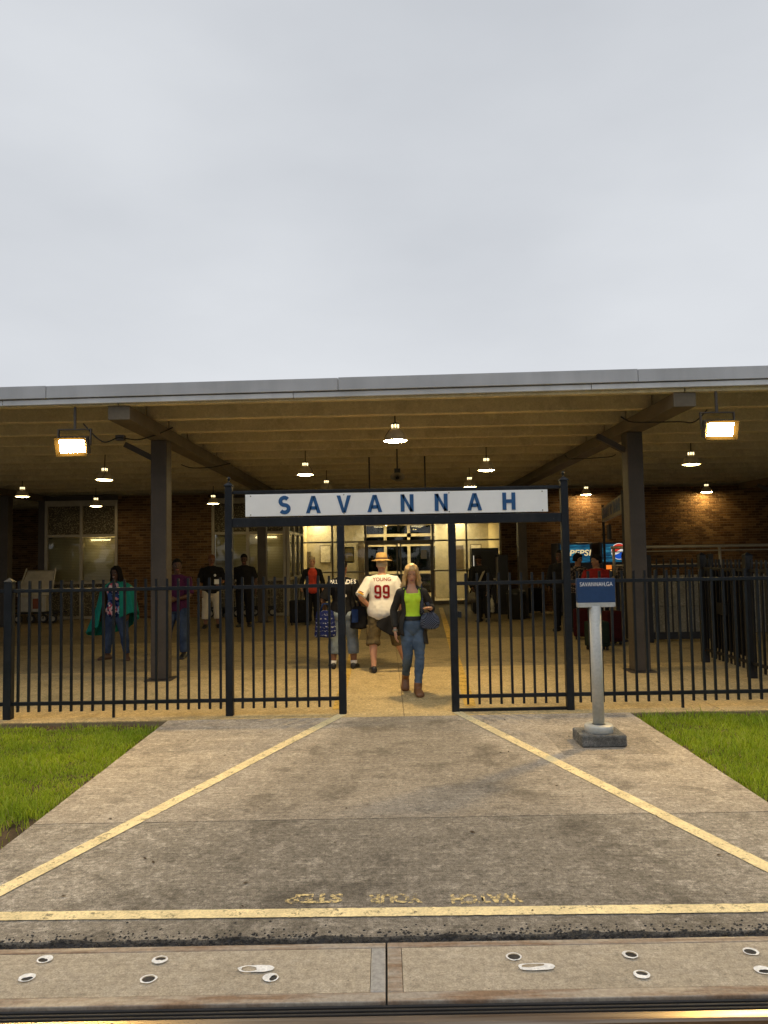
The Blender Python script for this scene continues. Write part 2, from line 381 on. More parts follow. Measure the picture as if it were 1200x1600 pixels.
# =================================================================== ground, walkway, lawns, crossing
def sheet(name, x0, x1, y0, y1, z, m, thick=0.3):
    return tag(MB().box(x0, x1, y0, y1, z - thick, z).build(name, m), kind='structure')
sheet('ground', -600, 600, -300, 900, -0.09, m_ground, 0.5)
for nm, x0, x1 in (('lawn_soil', -12, -2.36), ('lawn_soil', 2.60, 12)):
    mb = MB()
    def soil(u, v, x0=x0, x1=x1):
        x = x0 + (x1 - x0) * u; y = 3.45 + 4.52 * v
        return (x, y, -0.035 + 0.022 * noise.noise((x * 2.2, y * 2.2, 1.0)) + 0.012 * noise.noise((x * 9, y * 9, 0)))
    mb.grid(soil, 90, 45); tag(mb.build(nm, m_earth, smooth=True), kind='structure')

XW0, XW1, YJ, YE = -2.36, 2.60, 4.98, 8.02
YF = G(600, 1463.5).y
wk = thing('walkway', (0.1, 3.4, 0), kind='structure')
def ragged_slab(x0, x1, y0, y1, z0, z1, seed, chip_front=0.0):
    mb = MB(); n = 70; pts = []
    for i in range(n + 1):
        x = x0 + (x1 - x0) * i / n
        pts.append((x, y0 + 0.004 * noise.noise((x * 14, seed, 0)) + chip_front * max(0, noise.noise((x * 5, seed, 3)) + 0.35 * noise.noise((x * 21, seed, 7)))))
    for i in range(20):
        y = y0 + (y1 - y0) * (i + 1) / 20
        pts.append((x1 + 0.006 * noise.noise((seed, y * 9, 0)), y))
    for i in range(n): pts.append((x1 - (x1 - x0) * (i + 1) / n, y1 + 0.003 * noise.noise((i * .3, seed, 5))))
    for i in range(19):
        y = y1 - (y1 - y0) * (i + 1) / 20
        pts.append((x0 + 0.006 * noise.noise((seed + 3, y * 9, 0)), y))
    mb.prism(pts, z0, z1); return mb
ragged_slab(XW0, XW1, YF, YJ - 0.004, -0.12, 0.0, 1.0, 0.05).build('paving_slab', m_walk_front, wk)
ragged_slab(XW0, XW1, YJ + 0.004, YE, -0.12, 0.001, 2.0).build('paving_slab', m_walk_back, wk)
# painted lines on the walkway
def strip(a, b, w, z=0.005, seg=60, jit=0.004, w2=None):
    a, b = Vector((a[0], a[1], 0)), Vector((b[0], b[1], 0)); d = (b - a); L = d.length; d.normalize(); n = Vector((-d.y, d.x, 0)); mb = MB(); w2 = w2 or w
    def fn(u, v):
        ww = w + (w2 - w) * u
        e = jit * (noise.noise((u * L * 18, v * 3, a.x)) + 0.6 * noise.noise((u * L * 60, v * 3, a.y)))
        p = a + d * (u * L) + n * ((v - 0.5) * ww + e); return (p.x, p.y, z)
    mb.grid(fn, seg, 2); return mb
LW = 0.105
strip(G(534, 1117), G(-45, 1417), LW, seg=120).build('painted_line', m_yellow, wk)
strip(G(714, 1113), G(1255, 1384), LW, seg=120).build('painted_line', m_yellow, wk)
strip(G(-60, 1433.5), G(1260, 1419), 0.085, seg=160).build('painted_line', m_yellow, wk)
# faded stencil read by people walking towards the track
for word, xa, xb in (('WATCH', 815, 703), ('YOUR', 660, 574), ('STEP', 536, 447)):
    pa = G((xa + xb) / 2, 1404.5); me = text_mesh(word, 0.13, 0.006, 0.0)
    xs = [v.co.x for v in me.vertices]; wd_ = (G(xa, 1404).x - G(xb, 1404).x); k = wd_ / (max(xs) - min(xs))
    me.transform(Matrix.Translation((pa.x, pa.y, 0.005)) @ Matrix.Rotation(math.pi, 4, 'Z') @ Matrix.Diagonal((k, 1.0, 1, 1)))
    mesh_obj('stencil_word', me, m_yellow_text, wk)
# crumbled asphalt between slab and crossing panels
PT, PB = G(600, 1474).y, G(600, 1566).y
mb = MB()
def asp(u, v):
    x = -5 + 10 * u; y = PT + 0.004 + (YF + 0.035 - PT) * v
    return (x, y, -0.015 + 0.016 * noise.noise((x * 25, y * 25, 0)) + 0.012 * noise.noise((x * 70, y * 70, 2)) - (0.03 if v in (0, 1) else 0))
mb.grid(asp, 800, 8); tag(mb.build('asphalt_joint', m_asphalt), kind='structure')
mb = MB()
for i in range(1500):
    x = random.uniform(-2.4, 2.6); y = PT + 0.02 + abs(random.gauss(0, 0.055)); r = random.uniform(0.002, 0.0075) * (1 if y < YF + .05 else 0.8)
    z = 0.0 if y > YF else -0.008
    mb.loft([((x, y, z), (1,0,0), (0,1,0), r * 1.2, r), ((x + r*.2, y, z + r * 0.7), (1,0,0), (0,1,0), r * .7, r * .6)], 5)
tag(mb.build('asphalt_crumbs', m_asphalt), 'black asphalt crumbs along the edge of the walkway slab', 'gravel', kind='stuff')

# grade crossing: panels with steel frames, rubber flangeways, rails
m_paintwhite = worn('white_hole_paint', (0.92,0.92,0.90), 0.30, 16, 0.05, 70)
XJ = G(604, 1520).x
def bolt_ring(panel, px, py, full, slot=False, seed=0):
    p = G(px, py); rx, ry = (0.076, 0.026) if slot else (0.034, 0.031)
    hole = MB(); hole.loft([((p.x, p.y, 0.0035), (1,0,0), (0,1,0), rx * .8, ry * .8), ((p.x, p.y, 0.005), (1,0,0), (0,1,0), rx * .72, ry * .7)], 20)
    h = hole.build('bolt_hole', m_asphalt if not slot else m_panel_conc, panel)
    mb = MB(); n = 40; sq = 3.0 if slot else 2.0
    for k in range(n):
        a = 2 * math.pi * k / n; c_, s_ = math.cos(a), math.sin(a)
        f = (abs(c_)**sq + abs(s_)**sq) ** (-1 / sq) if slot else 1
        ro = f * (1.0 + 0.10 * noise.noise((c_ * 2, s_ * 2, seed)))
        ri = f * max(0.0, (0.80 if not full else 0.80 - full * max(0, math.cos(a - seed * 2.1) + .45)) + 0.06 * noise.noise((c_ * 4, s_ * 4, seed + 5)))
        mb.v.append((p.x + rx * ro * c_, p.y + ry * ro * s_, 0.0075)); mb.v.append((p.x + rx * ri * c_, p.y + ry * ri * s_, 0.0075))
    for k in range(n):
        a = 2 * k; b = 2 * ((k + 1) % n); mb.f.append((a, b, b + 1, a + 1))
    mb.build('paint_ring', m_paintwhite, h)
def crossing_panel(x0, x1, y0, y1, label, holes=()):
    th = thing('crossing_panel', ((x0 + x1) / 2, y0, 0), label, 'crossing panel', group='panels of the track crossing')
    x0 += 0.004; x1 -= 0.004; fr = 0.062
    if x0 < XJ + .1 and x1 > XJ - .1: pass
    MB().box(x0 + fr + .002, x1 - fr - .002, y0 + fr + .002, y1 - fr * .7 - .002, -0.15, 0.002).build('concrete_infill', m_panel_conc, th)
    MB().box(x0, x1, y0, y0 + fr, -0.15, 0.004).build('frame_rail', m_rust, th, bevel=0.004)
    MB().box(x0, x1, y1 - fr * .7, y1, -0.15, 0.004).build('frame_rail', m_rust, th, bevel=0.004)
    MB().box(x0, x0 + fr, y0 + fr + .001, y1 - fr * .7 - .001, -0.15, 0.0035).build('frame_rail', m_rust, th, bevel=0.004)
    MB().box(x1 - fr, x1, y0 + fr + .001, y1 - fr * .7 - .001, -0.15, 0.0035).build('frame_rail', m_galvframe, th, bevel=0.004)
    for k, (px, py, full, slot) in enumerate(holes): bolt_ring(th, px, py, full, slot, k * 1.7 + x0)
    return th
crossing_panel(XJ - 2.44, XJ, PB, PT, 'steel framed concrete crossing panel with white slot, the one ending at the joint', [(70,1501,.6,False),(250,1502,.5,False),(42,1530,.9,False),(232,1532,0,False),(423,1530,.95,False),(400,1516,.9,True)])
crossing_panel(XJ, XJ + 2.44, PB, PT, 'steel framed concrete crossing panel right of the joint with rust patched frame', [(803,1497,0,False),(985,1494,.15,False),(1173,1489,.2,False),(1003,1525,.45,False),(1192,1518,.95,False),(838,1513,.9,True)])
flw = thing('flangeway_seal', (0, PB - .06, -.1), 'black ribbed rubber seal between crossing panels and rail', 'rubber seal')
yr = PB - 0.006
for k in range(4):
    y1 = yr - 0.0165 * k
    MB().box(-6, 6, y1 - 0.0125, y1, -0.1, -0.006 - 0.004 * k).build('rubber_rib', m_rubber, flw, bevel=0.003)
MB().box(-6, 6, yr - .066, yr, -0.2, -0.03).build('rubber_base', m_rubber, flw)
def rail(yc, label):
    th = thing('steel_rail', (0, yc, -.17), label, 'rail', group='rails of the track')
    mb = MB()
    prof = [(-.035,-.02),(-.033,-.005),(-.02,0.001),(.02,0.001),(.033,-.005),(.035,-.02),(.03,-.035),(.01,-.045),(.01,-.13),(.07,-.145),(.07,-.16),(-.07,-.16),(-.07,-.145),(-.01,-.13),(-.01,-.045),(-.03,-.035)]
    n = len(prof)
    mb.add([(-30, yc + a, b) for a, b in prof] + [(30, yc + a, b) for a, b in prof], [tuple(range(n)), tuple(range(n, 2*n))[::-1]] + [(i, n+i, n+(i+1)%n, (i+1)%n) for i in range(n)])
    mb.build('rail_bar', m_rail, th)
YR1 = yr - .066 - 0.038
rail(YR1, 'shiny worn steel rail along the bottom of the crossing')
rail(YR1 - 1.505, 'second steel rail of the track, beyond the picture')
for k in range(-2, 2):
    MB().box(XJ + k * 2.44 + .004, XJ + (k + 1) * 2.44 - .004, YR1 - 1.40, YR1 - .11, -0.15, -0.002)
gp = thing('gauge_panel', (0, YR1 - .75, -.15), 'concrete gauge panel between the two rails', 'crossing panel', group='panels of the track crossing')
for k in range(-2, 2):
    MB().box(XJ + k * 2.44 + .004, XJ + (k + 1) * 2.44 - .004, YR1 - 1.39, YR1 - .115, -0.15, -0.002).build('concrete_infill', m_panel_conc, gp)
sheet('track_apron', -5, 5, -4, YR1 - 1.62, -0.004, m_walk_front, 0.1)

# grass
def grass(name, x0, x1, y0, y1, n, label, hfun, dens):
    xs = rng.uniform(x0, x1, n * 3); ys = rng.uniform(y0, y1, n * 3)
    keep = np.array([rng.random() < dens(x, y) for x, y in zip(xs, ys)]); xs = xs[keep][:n]; ys = ys[keep][:n]; n = len(xs)
    hh = np.array([hfun(x, y) for x, y in zip(xs, ys)]) * rng.uniform(0.45, 1.3, n) * np.where(rng.random(n) < .03, 1.7, 1.0)
    a = rng.uniform(0, 2 * np.pi, n); w = rng.uniform(0.0016, 0.0036, n) * (0.8 + ys / 16)
    lean = rng.uniform(0.1, 1.0, n) * hh; la = rng.uniform(0, 2 * np.pi, n)
    dx, dy = np.cos(a) * w, np.sin(a) * w; lx, ly = np.cos(la) * lean, np.sin(la) * lean
    z0 = np.full(n, -0.04); V = np.empty((n, 5, 3))
    V[:, 0] = np.stack([xs - dx, ys - dy, z0], 1); V[:, 1] = np.stack([xs + dx, ys + dy, z0], 1)
    V[:, 2] = np.stack([xs + dx * .8 + lx * .35, ys + dy * .8 + ly * .35, z0 + hh * .62], 1); V[:, 3] = np.stack([xs - dx * .8 + lx * .35, ys - dy * .8 + ly * .35, z0 + hh * .62], 1)
    V[:, 4] = np.stack([xs + lx, ys + ly, z0 + hh], 1)
    me = bpy.data.meshes.new(name); me.vertices.add(n * 5); me.vertices.foreach_set('co', V.ravel())
    base = (np.arange(n) * 5)[:, None]
    loops = np.concatenate([base + np.array([[0, 1, 2, 3]]), base + np.array([[3, 2, 4]])], 1).ravel().astype(np.int32)
    me.loops.add(n * 7); me.loops.foreach_set('vertex_index', loops)
    me.polygons.add(n * 2); ls = np.empty((n, 2), np.int32); ls[:, 0] = np.arange(n) * 7; ls[:, 1] = np.arange(n) * 7 + 4
    me.polygons.foreach_set('loop_start', ls.ravel()); me.update(calc_edges=True); me.validate()
    o = mesh_obj(name, me, m_grass, smooth=False); return tag(o, label, 'grass', kind='stuff')
t = NT('lawn_grass'); isl = t.new('ShaderNodeNewGeometry').outputs['Random Per Island']; co = t.coord('World')
c = t.ramp(isl, [(0.0, (0.18,0.26,0.015)), (0.45, (0.34,0.47,0.03)), (0.82, (0.45,0.59,0.06)), (0.95, (0.52,0.58,0.12)), (1.0, (0.50,0.40,0.20))])
c = t.mix(1.0, c, t.ramp(t.noise(co, 1.1, 5, 0.65), [(0.3, (0.62,0.72,0.6)), (0.7, (1.2,1.12,1.0))]), 'MULTIPLY')
t.fin(c, 0.55, 0, Specular_IOR_Level=0.25)
tr = t.new('ShaderNodeBsdfTranslucent'); t.l.new(c, tr.inputs[0]); ms = t.new('ShaderNodeMixShader'); ms.inputs[0].default_value = 0.35
t.l.new(t.b.outputs[0], ms.inputs[1]); t.l.new(tr.outputs[0], ms.inputs[2]); t.l.new(ms.outputs[0], t.out.inputs[0]); m_grass = t.m
def hL(x, y): return 0.045 + 0.03 * noise.noise((x * 1.3, y * 1.3, 0)) + 0.02 * noise.noise((x * 5, y * 5, 3))
def dL(x, y):
    e = min(1, max(0, (-2.37 - x + .05 * noise.noise((y * 6, 0, 1))) / 0.06)); 
    if y < 5.6: e *= 0.03 + max(0, min(1, (y - 4.75 + .35 * noise.noise((x * 3, y * 3, 8))) / 0.6)) * (1 if noise.noise((x * 6, y * 6, 8)) > -0.15 else 0.4)
    if y > 7.55: e *= 0.85 if noise.noise((x * 3, y * 7, 2)) + (7.75 - y) * 3 > -0.1 else 0.08
    return e * (1 if noise.noise((x * 3.1, y * 3.1, 5)) > -0.35 else 0.45) * (1.0 if x > -5.4 else 0.35)
def dR(x, y):
    e = min(1, max(0, (x - 2.61 + .05 * noise.noise((y * 6, 0, 4))) / 0.06))
    if y > 7.7: e *= 0.8 if noise.noise((x * 3, y * 7, 2)) + (7.85 - y) * 3 > -0.1 else 0.2
    return e * (1.0 if x < 5.4 else 0.35)
grass('lawn_grass', -9, -2.34, 3.5, 7.95, 95000, 'short green lawn with a bare muddy corner, left of the walkway', hL, dL)
grass('lawn_grass', 2.58, 9, 3.5, 7.98, 115000, 'lush bright green lawn beside the blue station sign post', lambda x, y: hL(x, y) + 0.015, dR)

# platform slab under the canopy
pav = thing('platform_pavement', (0, 8, 0), kind='structure')
MB().box(-40, 40, YE + .004, 34, -0.25, -0.012).build('slab_base', m_mortar, pav)
xs_ = [-40, -26, -20.4, -13.6, -10.2, -6.7, -3.28, 0.18, 3.62, 7.1, 10.5, 14, 20, 26, 40]; ys_ = [YE + .004, 11.45, 15.2, 18.9, 22.4, 26, 30, 34]
for i in range(len(xs_) - 1):
    for j in range(len(ys_) - 1):
        MB().box(xs_[i] + .004, xs_[i+1] - .004, ys_[j] + .004, ys_[j+1] - .004, -0.1, 0.0 - 0.001 * ((i + j) % 2)).build('paving_slab', m_slab_lit if j == 0 else m_slab_mid if j == 1 else m_slab, pav)
a, b = G(527, 1109), G(562, 975); strip((a.x, a.y), (b.x - .02, 24), 0.11, z=0.006, seg=80).build('painted_line', m_yellow_in, pav)
strip((G(735, 1104).x, G(735, 1104).y), (1.75, 23.5), 0.13, z=0.006, seg=80).build('painted_line', m_yellow_in, pav)

# =================================================================== canopy
FRONT = 8.75
cn = thing('station_canopy', (0.2, FRONT, 0), 'long flat ribbed station canopy with grey metal fascia on brown columns', 'canopy')
ZR, ZB = 3.63, 3.455
def cy(k, x): return FRONT + 0.12 + k * 1.07 - 0.030 * max(-9, min(9, x - .2)) * max(0, 1 - k / 9)
def skew_bar(k, x0, x1, z0, z1, w):
    mb = MB(); 
    mb.add([(x0, cy(k, x0), z0), (x1, cy(k, x1), z0), (x1, cy(k, x1) + w, z0), (x0, cy(k, x0) + w, z0),
            (x0, cy(k, x0), z1), (x1, cy(k, x1), z1), (x1, cy(k, x1) + w, z1), (x0, cy(k, x0) + w, z1)],
           [(3,2,1,0),(4,5,6,7),(0,1,5,4),(1,2,6,5),(2,3,7,6),(3,0,4,7)]); return mb
BX = [-23.8, -16.9, -10.08, -3.25, 3.65, 10.5, 17.3, 24.2]
for k in range(0, 18):
    for xa, xb in zip([-40] + BX, BX + [40]):
        skew_bar(k, xa + .006, xb - .006, ZR + (0.012 if k else -0.0), 3.857, 0.12 if k else 0.10).build('rib', m_ceil, cn, bevel=0.012)
MB().add([(-40, FRONT + .5, 3.86), (40, FRONT + .5, 3.86), (40, 40, 3.86), (-40, 40, 3.86), (-40, FRONT + .5, 3.89), (40, FRONT + .5, 3.89), (40, 40, 3.89), (-40, 40, 3.89)],
         [(3,2,1,0),(4,5,6,7),(0,1,5,4),(1,2,6,5),(2,3,7,6),(3,0,4,7)]).build('roof_deck', m_deck, cn)
seam = [-38, -30, -24.6, -21, -17.4, -14.8, -11.2, -7.7, -4.12, -.53, 3.07, 6.65, 10.2, 13.8, 17.4, 21, 24.6, 30, 38]
def fz(x): return 0.004 * (x - .2)
def fascia(xa, xb, z0, z1, dy, th, m, nm):
    mb = MB()
    def y(x): return cy(0, x) - dy
    mb.add([(xa, y(xa), z0+fz(xa)), (xb, y(xb), z0+fz(xb)), (xb, y(xb)+th, z0+fz(xb)), (xa, y(xa)+th, z0+fz(xa)), (xa, y(xa), z1+fz(xa)), (xb, y(xb), z1+fz(xb)), (xb, y(xb)+th, z1+fz(xb)), (xa, y(xa)+th, z1+fz(xa))],
           [(3,2,1,0),(4,5,6,7),(0,1,5,4),(1,2,6,5),(2,3,7,6),(3,0,4,7)])
    mb.build(nm, m, cn, bevel=0.004)
for k, (xa, xb) in enumerate(zip(seam, seam[1:])):
    o_ = 0.004 if k % 2 else 0.0
    fascia(xa + .003, xb - .003, 3.74, 3.892 + o_, 0.075 + o_, 0.06, m_fascia, 'fascia_panel')
    fascia(xa + .003, xb - .003, 3.858, 3.895, -.02, .75, m_deck, 'roof_edge_sheet')
    fascia(xa - .55 + .003, xb - .55 - .003, 3.665, 3.728, 0.055 - o_, 0.045, m_fascia_lip, 'drip_edge')
for x in BX:
    y0 = cy(0, x) + .02 if abs(x) < 5 else FRONT + .2
    MB().box(x - .135, x + .135, y0, 32, ZB, ZR - 0.004).build('beam', m_beam, cn, bevel=0.006)
for x in BX:
    for yc in (10.72, 19.6):
        MB().box(x - .115, x + .115, yc - .13, yc + .13, 0.012, ZB - .003).build('column', m_column, cn, bevel=0.012)
        MB().box(x - .19, x + .19, yc - .2, yc + .2, 0.0015, 0.011).build('base_plate', m_column, cn)
        MB().bar((x - .118, yc, 3.20), (x - .52, yc - .02, 3.41), 0.09, 0.08).build('knee_brace', m_column, cn)
# loose cables along the beams
def cable(pts, r=0.009):
    P = [Vector(p) for p in pts]; out = []
    for i in range(len(P) - 1):
        for k in range(8):
            t_ = k / 8; p0 = P[max(i-1, 0)]; p1 = P[i]; p2 = P[i+1]; p3 = P[min(i+2, len(P)-1)]
            out.append(0.5 * ((2*p1) + (-p0+p2)*t_ + (2*p0-5*p1+4*p2-p3)*t_*t_ + (-p0+3*p1-3*p2+p3)*t_**3))
    out.append(P[-1]); MB().tube(out, r, 6).build('cable', m_dark, cn, smooth=True)
cable([D(130,662,9.1), D(160,690,9.1), D(186,684,9.5), D(215,687,9.9), D(245,679,10.2), D(270,668,10.2)])
cable([D(283,726,13), D(300,731,13), D(330,730,13), D(360,724,13)])
cable([D(970,651,9.9), D(985,659,9.9), D(1010,660,9.7), D(1060,659,9.5), D(1085,659,9.3), D(1105,640,9.2)])
cable([D(883,712,13.5), D(895,717,13.5), D(950,714,13.5), D(962,710,13.5)])
MB().box(*[c for p in [(D(181,685,9.62).x, D(194,685,9.62).x)] for c in p], 9.6, 9.68, D(185,688,9.62).z, D(185,680,9.62).z).build('junction_box', m_column, cn)

# pendants
def pendant_proto():
    r = thing('pendant_light', (0, 0, 0))
    sh = MB(); outer = [(0.175,0.0),(0.172,0.012),(0.160,0.018),(0.150,0.06),(0.128,0.115),(0.095,0.155),(0.062,0.178),(0.055,0.185)]
    sh.lathe(outer + [(0.05,0.183),(0.09,0.15),(0.122,0.11),(0.144,0.058),(0.154,0.02),(0.166,0.006)], n=28)
    sh.build('shade', m_shade, r, smooth=True, local=True)
    le = MB(); le.lathe([(0.160,0.008),(0.150,-0.002),(0.11,-0.013),(0.06,-0.019),(0.002,-0.021)], n=24); le.build('lens', m_lens, r, smooth=True, local=True)
    nk = MB(); nk.lathe([(0.055,0.185),(0.05,0.19),(0.05,0.245),(0.06,0.25),(0.06,0.265),(0.03,0.27),(0.009,0.275),(0.009,0.60)], n=18, cap=True); nk.build('neck', m_dark, r, smooth=True, local=True)
    for k in range(7):
        a = 2 * math.pi * k / 7 + .3
        s = MB(); c_, s_ = math.cos(a), math.sin(a); p = Vector((c_ * .052, s_ * .052, 0))
        s.bar(p + Vector((0,0,.193)), p + Vector((0,0,.243)), 0.024, 0.006, up=(c_, s_, 0)); s.build('vent_slit', m_slit, r, local=True)
    w = MB(); w.tube([(-.172,-.02,.012), (-.15,-.05,.07), (-.10,-.06,.14), (-.05,-.05,.2)], 0.004, 6); w.build('safety_cable', m_dark, r, local=True)
    return r
PL = [(618,689,3.30,'large dome pendant lamp above the gap in the gate'), (477,742,3.28,'dome pendant lamp above the letters S and A of the white sign'), (760,735,3.28,'dome pendant lamp above the letter A near the end of the white sign'),
      (510,766,3.27,'small far dome pendant lamp just over the sign, near the first letter V'), (734,761,3.27,'small far dome pendant lamp just over the sign, near its last A'),
      (163,750,3.26,'dome pendant lamp below and right of the left floodlight'), (35,776,3.26,'dome pendant lamp near the left picture edge, above the brick recess'), (59,805,3.10,'smallest farthest dome pendant lamp in the dark brick recess'),
      (150,791,3.18,'dome pendant lamp in front of the window above the shawled woman'), (333,787,3.18,'dome pendant lamp beside the gate post, before the second window'),
      (1080,726,3.28,'dome pendant lamp below the right floodlight'), (916,773,3.16,'dome pendant lamp lighting bricks above the drinks machines'), (1104,769,3.16,'dome pendant lamp throwing a cone on the long right brick wall')]
proto = pendant_proto()
for i, (px, py, z, lab) in enumerate(PL):
    o = proto if i == 0 else dup(proto)
    p = G(px, py, z); o.location = (p.x, min(p.y, 20.75) if px != 59 else 25.5, z)
    o.scale = (.93, .93, .93); o.rotation_euler = (R(random.uniform(-1.5, 1.5)), R(random.uniform(-1.5, 1.5)), random.uniform(0, 6.28) if i else 0)
    if px in (916, 1104): o.location = D(px, py, 21.14)
    for ch in o.children:
        if ch.name.startswith('lens'):
            ch.data = ch.data.copy(); ch.data.materials.clear(); ch.data.materials.append(emit('pendant_lens_glow', (1.0, 0.74 + random.uniform(-.02, .03), 0.30 + random.uniform(-.03, .06)), 430.0 if i == 0 else random.uniform(70, 90) if px in (477, 760, 510, 734) else random.uniform(105, 125) if px in (916, 1104) else random.uniform(24, 40)))
    if i != 59: tag(o, lab, 'lamp', 'dome pendant lamps under the canopy')
# floodlights at the canopy edge
def flood(px, py, y, tilt, label):
    c = D(px, py, y); th = thing('floodlight', (c.x, c.y, ZR - .01), label, 'floodlight', group='floodlights on the canopy edge')
    M4 = Matrix.Translation(c) @ Matrix.Rotation(R(tilt), 4, 'X')
    def place(mb): me = mb.mesh(); me.transform(M4); return me
    mesh_obj('lens', place(MB().box(-.15, .15, -.062, -.058, -.076, .076)), m_flood, th)
    fr = MB().box(-.18, .18, -.055, .05, -.105, .105)
    mesh_obj('housing', place(fr), m_column, th, bevel=0.01)
    bz = MB(); bz.add([(-.152,-.06,-.078),(.152,-.06,-.078),(.152,-.06,.078),(-.152,-.06,.078),(-.19,-.115,-.115),(.19,-.115,-.115),(.19,-.115,.115),(-.19,-.115,.115)], [(0,1,5,4),(1,2,6,5),(2,3,7,6),(3,0,4,7)])
    o_ = mesh_obj('halo_bezel', place(bz), m_bezel, th); o_.modifiers.new('s', 'SOLIDIFY').thickness = .004  # flared bezel added so its glow stands in for the lens halo
    for k in range(6): mesh_obj('cooling_fin', place(MB().box(-.14 + k * .052, -.13 + k * .052, .05, .10, -.09, .09)), m_column, th)
    b = MB(); b.bar((c.x - .2, c.y, c.z), (c.x - .2, c.y + .02, c.z + .2), .012, .04, (0,1,0)); b.bar((c.x + .2, c.y, c.z), (c.x + .2, c.y + .02, c.z + .2), .012, .04, (0,1,0)); b.bar((c.x - .206, c.y + .02, c.z + .2), (c.x + .206, c.y + .02, c.z + .2), .04, .012)
    b.tube([(c.x, c.y + .02, c.z + .2), (c.x, c.y + .02, ZR - .002)], .018, 8); b.build('bracket', m_column, th)
flood(116, 696, 9.0, 18, 'glaring rectangular floodlight hung from the canopy edge at the left')
flood(1122, 670, 8.75, 18, 'glaring rectangular floodlight hung from the canopy edge at the right')
# horn loudspeaker
p = D(621, 746, 13.6); th = thing('horn_loudspeaker', (p.x, p.y, p.z), 'oval horn loudspeaker hanging from the canopy above the sign', 'loudspeaker')
mb = MB(); mb.loft([((p.x, p.y - .12 + .25 * s, p.z), (1,0,0), (0,0,1), a_, b_) for s, a_, b_ in ((0,.135,.078),(.02,.135,.078),(.25,.09,.055),(.6,.05,.035),(.9,.03,.03),(1,.03,.03))], 24, False); mb.build('horn', m_alu, th, smooth=True)
mb = MB(); mb.loft([((p.x, p.y + s, p.z), (1,0,0), (0,0,1), r_, r_) for s, r_ in ((-.02,.008),(-.01,.022),(.12,.024),(.13,.05),(.24,.05))], 14); mb.build('driver', m_dark, th, smooth=True)
MB().box(p.x - .055, p.x + .055, p.y + .02, p.y + .14, p.z + .085, p.z + .17).build('transformer_box', m_dark, th)
MB().tube([(p.x, p.y + .08, p.z + .17), (p.x, p.y + .08, 3.80)], .014, 8).build('stem', m_dark, th)
# hanging sign rods
for px, lab in ((577, 'dark thin rod hanging from the canopy left of the loudspeaker'), (664, 'dark thin rod hanging from the canopy right of the loudspeaker')):
    p = D(px, 742, 15.2); mb = MB(); mb.tube([(p.x, p.y, 2.62), (p.x, p.y, 3.80)], .016, 8); mb.lathe([(.016,3.77),(.05,3.775),(.05,3.798)], (p.x, p.y, 0), 12, True)
    tag(mb.build('suspension_rod', m_dark), lab, 'rod', 'rods hanging from the canopy')

# small litter on the walkway
mb = MB(); rt = random.Random(21)
for i in range(46):
    x, y = rt.uniform(-2.2, 2.45), rt.uniform(3.6, 7.9); a = rt.uniform(0, 6.28); L = rt.uniform(.006, .022); w = L * rt.uniform(.2, .6); c_, s_ = math.cos(a), math.sin(a); h = rt.uniform(.002, .006)
    mb.add([(x - c_*L, y - s_*L, .004), (x + s_*w, y - c_*w, .005 + h), (x + c_*L, y + s_*L, .006), (x - s_*w, y + c_*w, .005 + h * .4)], [(0,1,2,3)])
tag(mb.build('leaf_litter', simple('dry_leaf', (0.05,0.03,0.018), .9)), 'small dry leaf bits scattered over the concrete walkway', 'litter', kind='stuff')
# =================================================================== gate portal and front fence
YG = 8.22
def gx(px, py): return D(px, py, YG).x
X0, X1, X2, X3 = gx(359.5, 1111), gx(536, 1108), gx(712, 1106), gx(891, 1103)
PW = 0.082
def post(th, x, y, z1, w=PW, nm='post', m=None):
    mb = MB(); h = w / 2; mb.box(x - h, x + h, y - h, y + h, 0.0, z1); return mb.build(nm, m or m_fence, th, bevel=0.006)
def finial(th, x, y, z, w=PW, ball=True):
    mb = MB(); h = w / 2 + .008
    mb.box(x - h, x + h, y - h, y + h, z, z + .012)
    mb.add([(x-h,y-h,z+.012),(x+h,y-h,z+.012),(x+h,y+h,z+.012),(x-h,y+h,z+.012),(x,y,z+.055)], [(0,1,4),(1,2,4),(2,3,4),(3,0,4)])
    if ball: mb.tube([(x,y,z+.04),(x,y,z+.075)], .009, 8); mb.ball((x, y, z + .088), .022)
    mb.build('post_cap', m_fence, th)
PK = MB(); PK.box(-.0125, .0125, -.0125, .0125, 0, 1); PKM = PK.mesh('picket'); PKM.materials.append(m_fence)
PKM2 = PKM.copy(); PKM2.materials.clear(); PKM2.materials.append(m_fence2)
def picket(th, x, y, z0, z1, me=None):
    o = bpy.data.objects.new('picket', me or PKM); link(o, th)
    M_ = wmat(th).inverted() @ Matrix.Translation((x + random.uniform(-.0025, .0025), y, z0)) @ Matrix.Rotation(R(random.uniform(-.18, .18)), 4, 'Y') @ Matrix.Rotation(R(random.uniform(-.18, .18)), 4, 'X') @ Matrix.Rotation(R(random.uniform(-2, 2)), 4, 'Z') @ Matrix.Diagonal((1, 1, z1 - z0, 1))
    o.matrix_basis = M_
def rail_(th, xa, xb, y, z, h=0.04, w=0.035, m=None, nm='rail'):
    MB().box(xa, xb, y - w / 2, y + w / 2, z - h / 2, z + h / 2).build(nm, m or m_fence, th, bevel=0.004)
ZT, ZL, ZK0, ZK1 = 1.405, 0.165, 0.075, 1.515
portal = thing('gate_portal', ((X0 + X3) / 2, YG, 0), 'dark steel gate portal of four posts and a beam carrying the white sign', 'gate')
for x in (X0, X3): post(portal, x, YG, 2.53); finial(portal, x, YG, 2.53)
for x in (X1, X2): post(portal, x, YG, 2.068)
MB().box(X0 + PW/2 + .001, X3 - PW/2 - .001, YG - .035, YG + .035, 2.07, 2.172).build('beam', m_fence, portal, bevel=0.005)
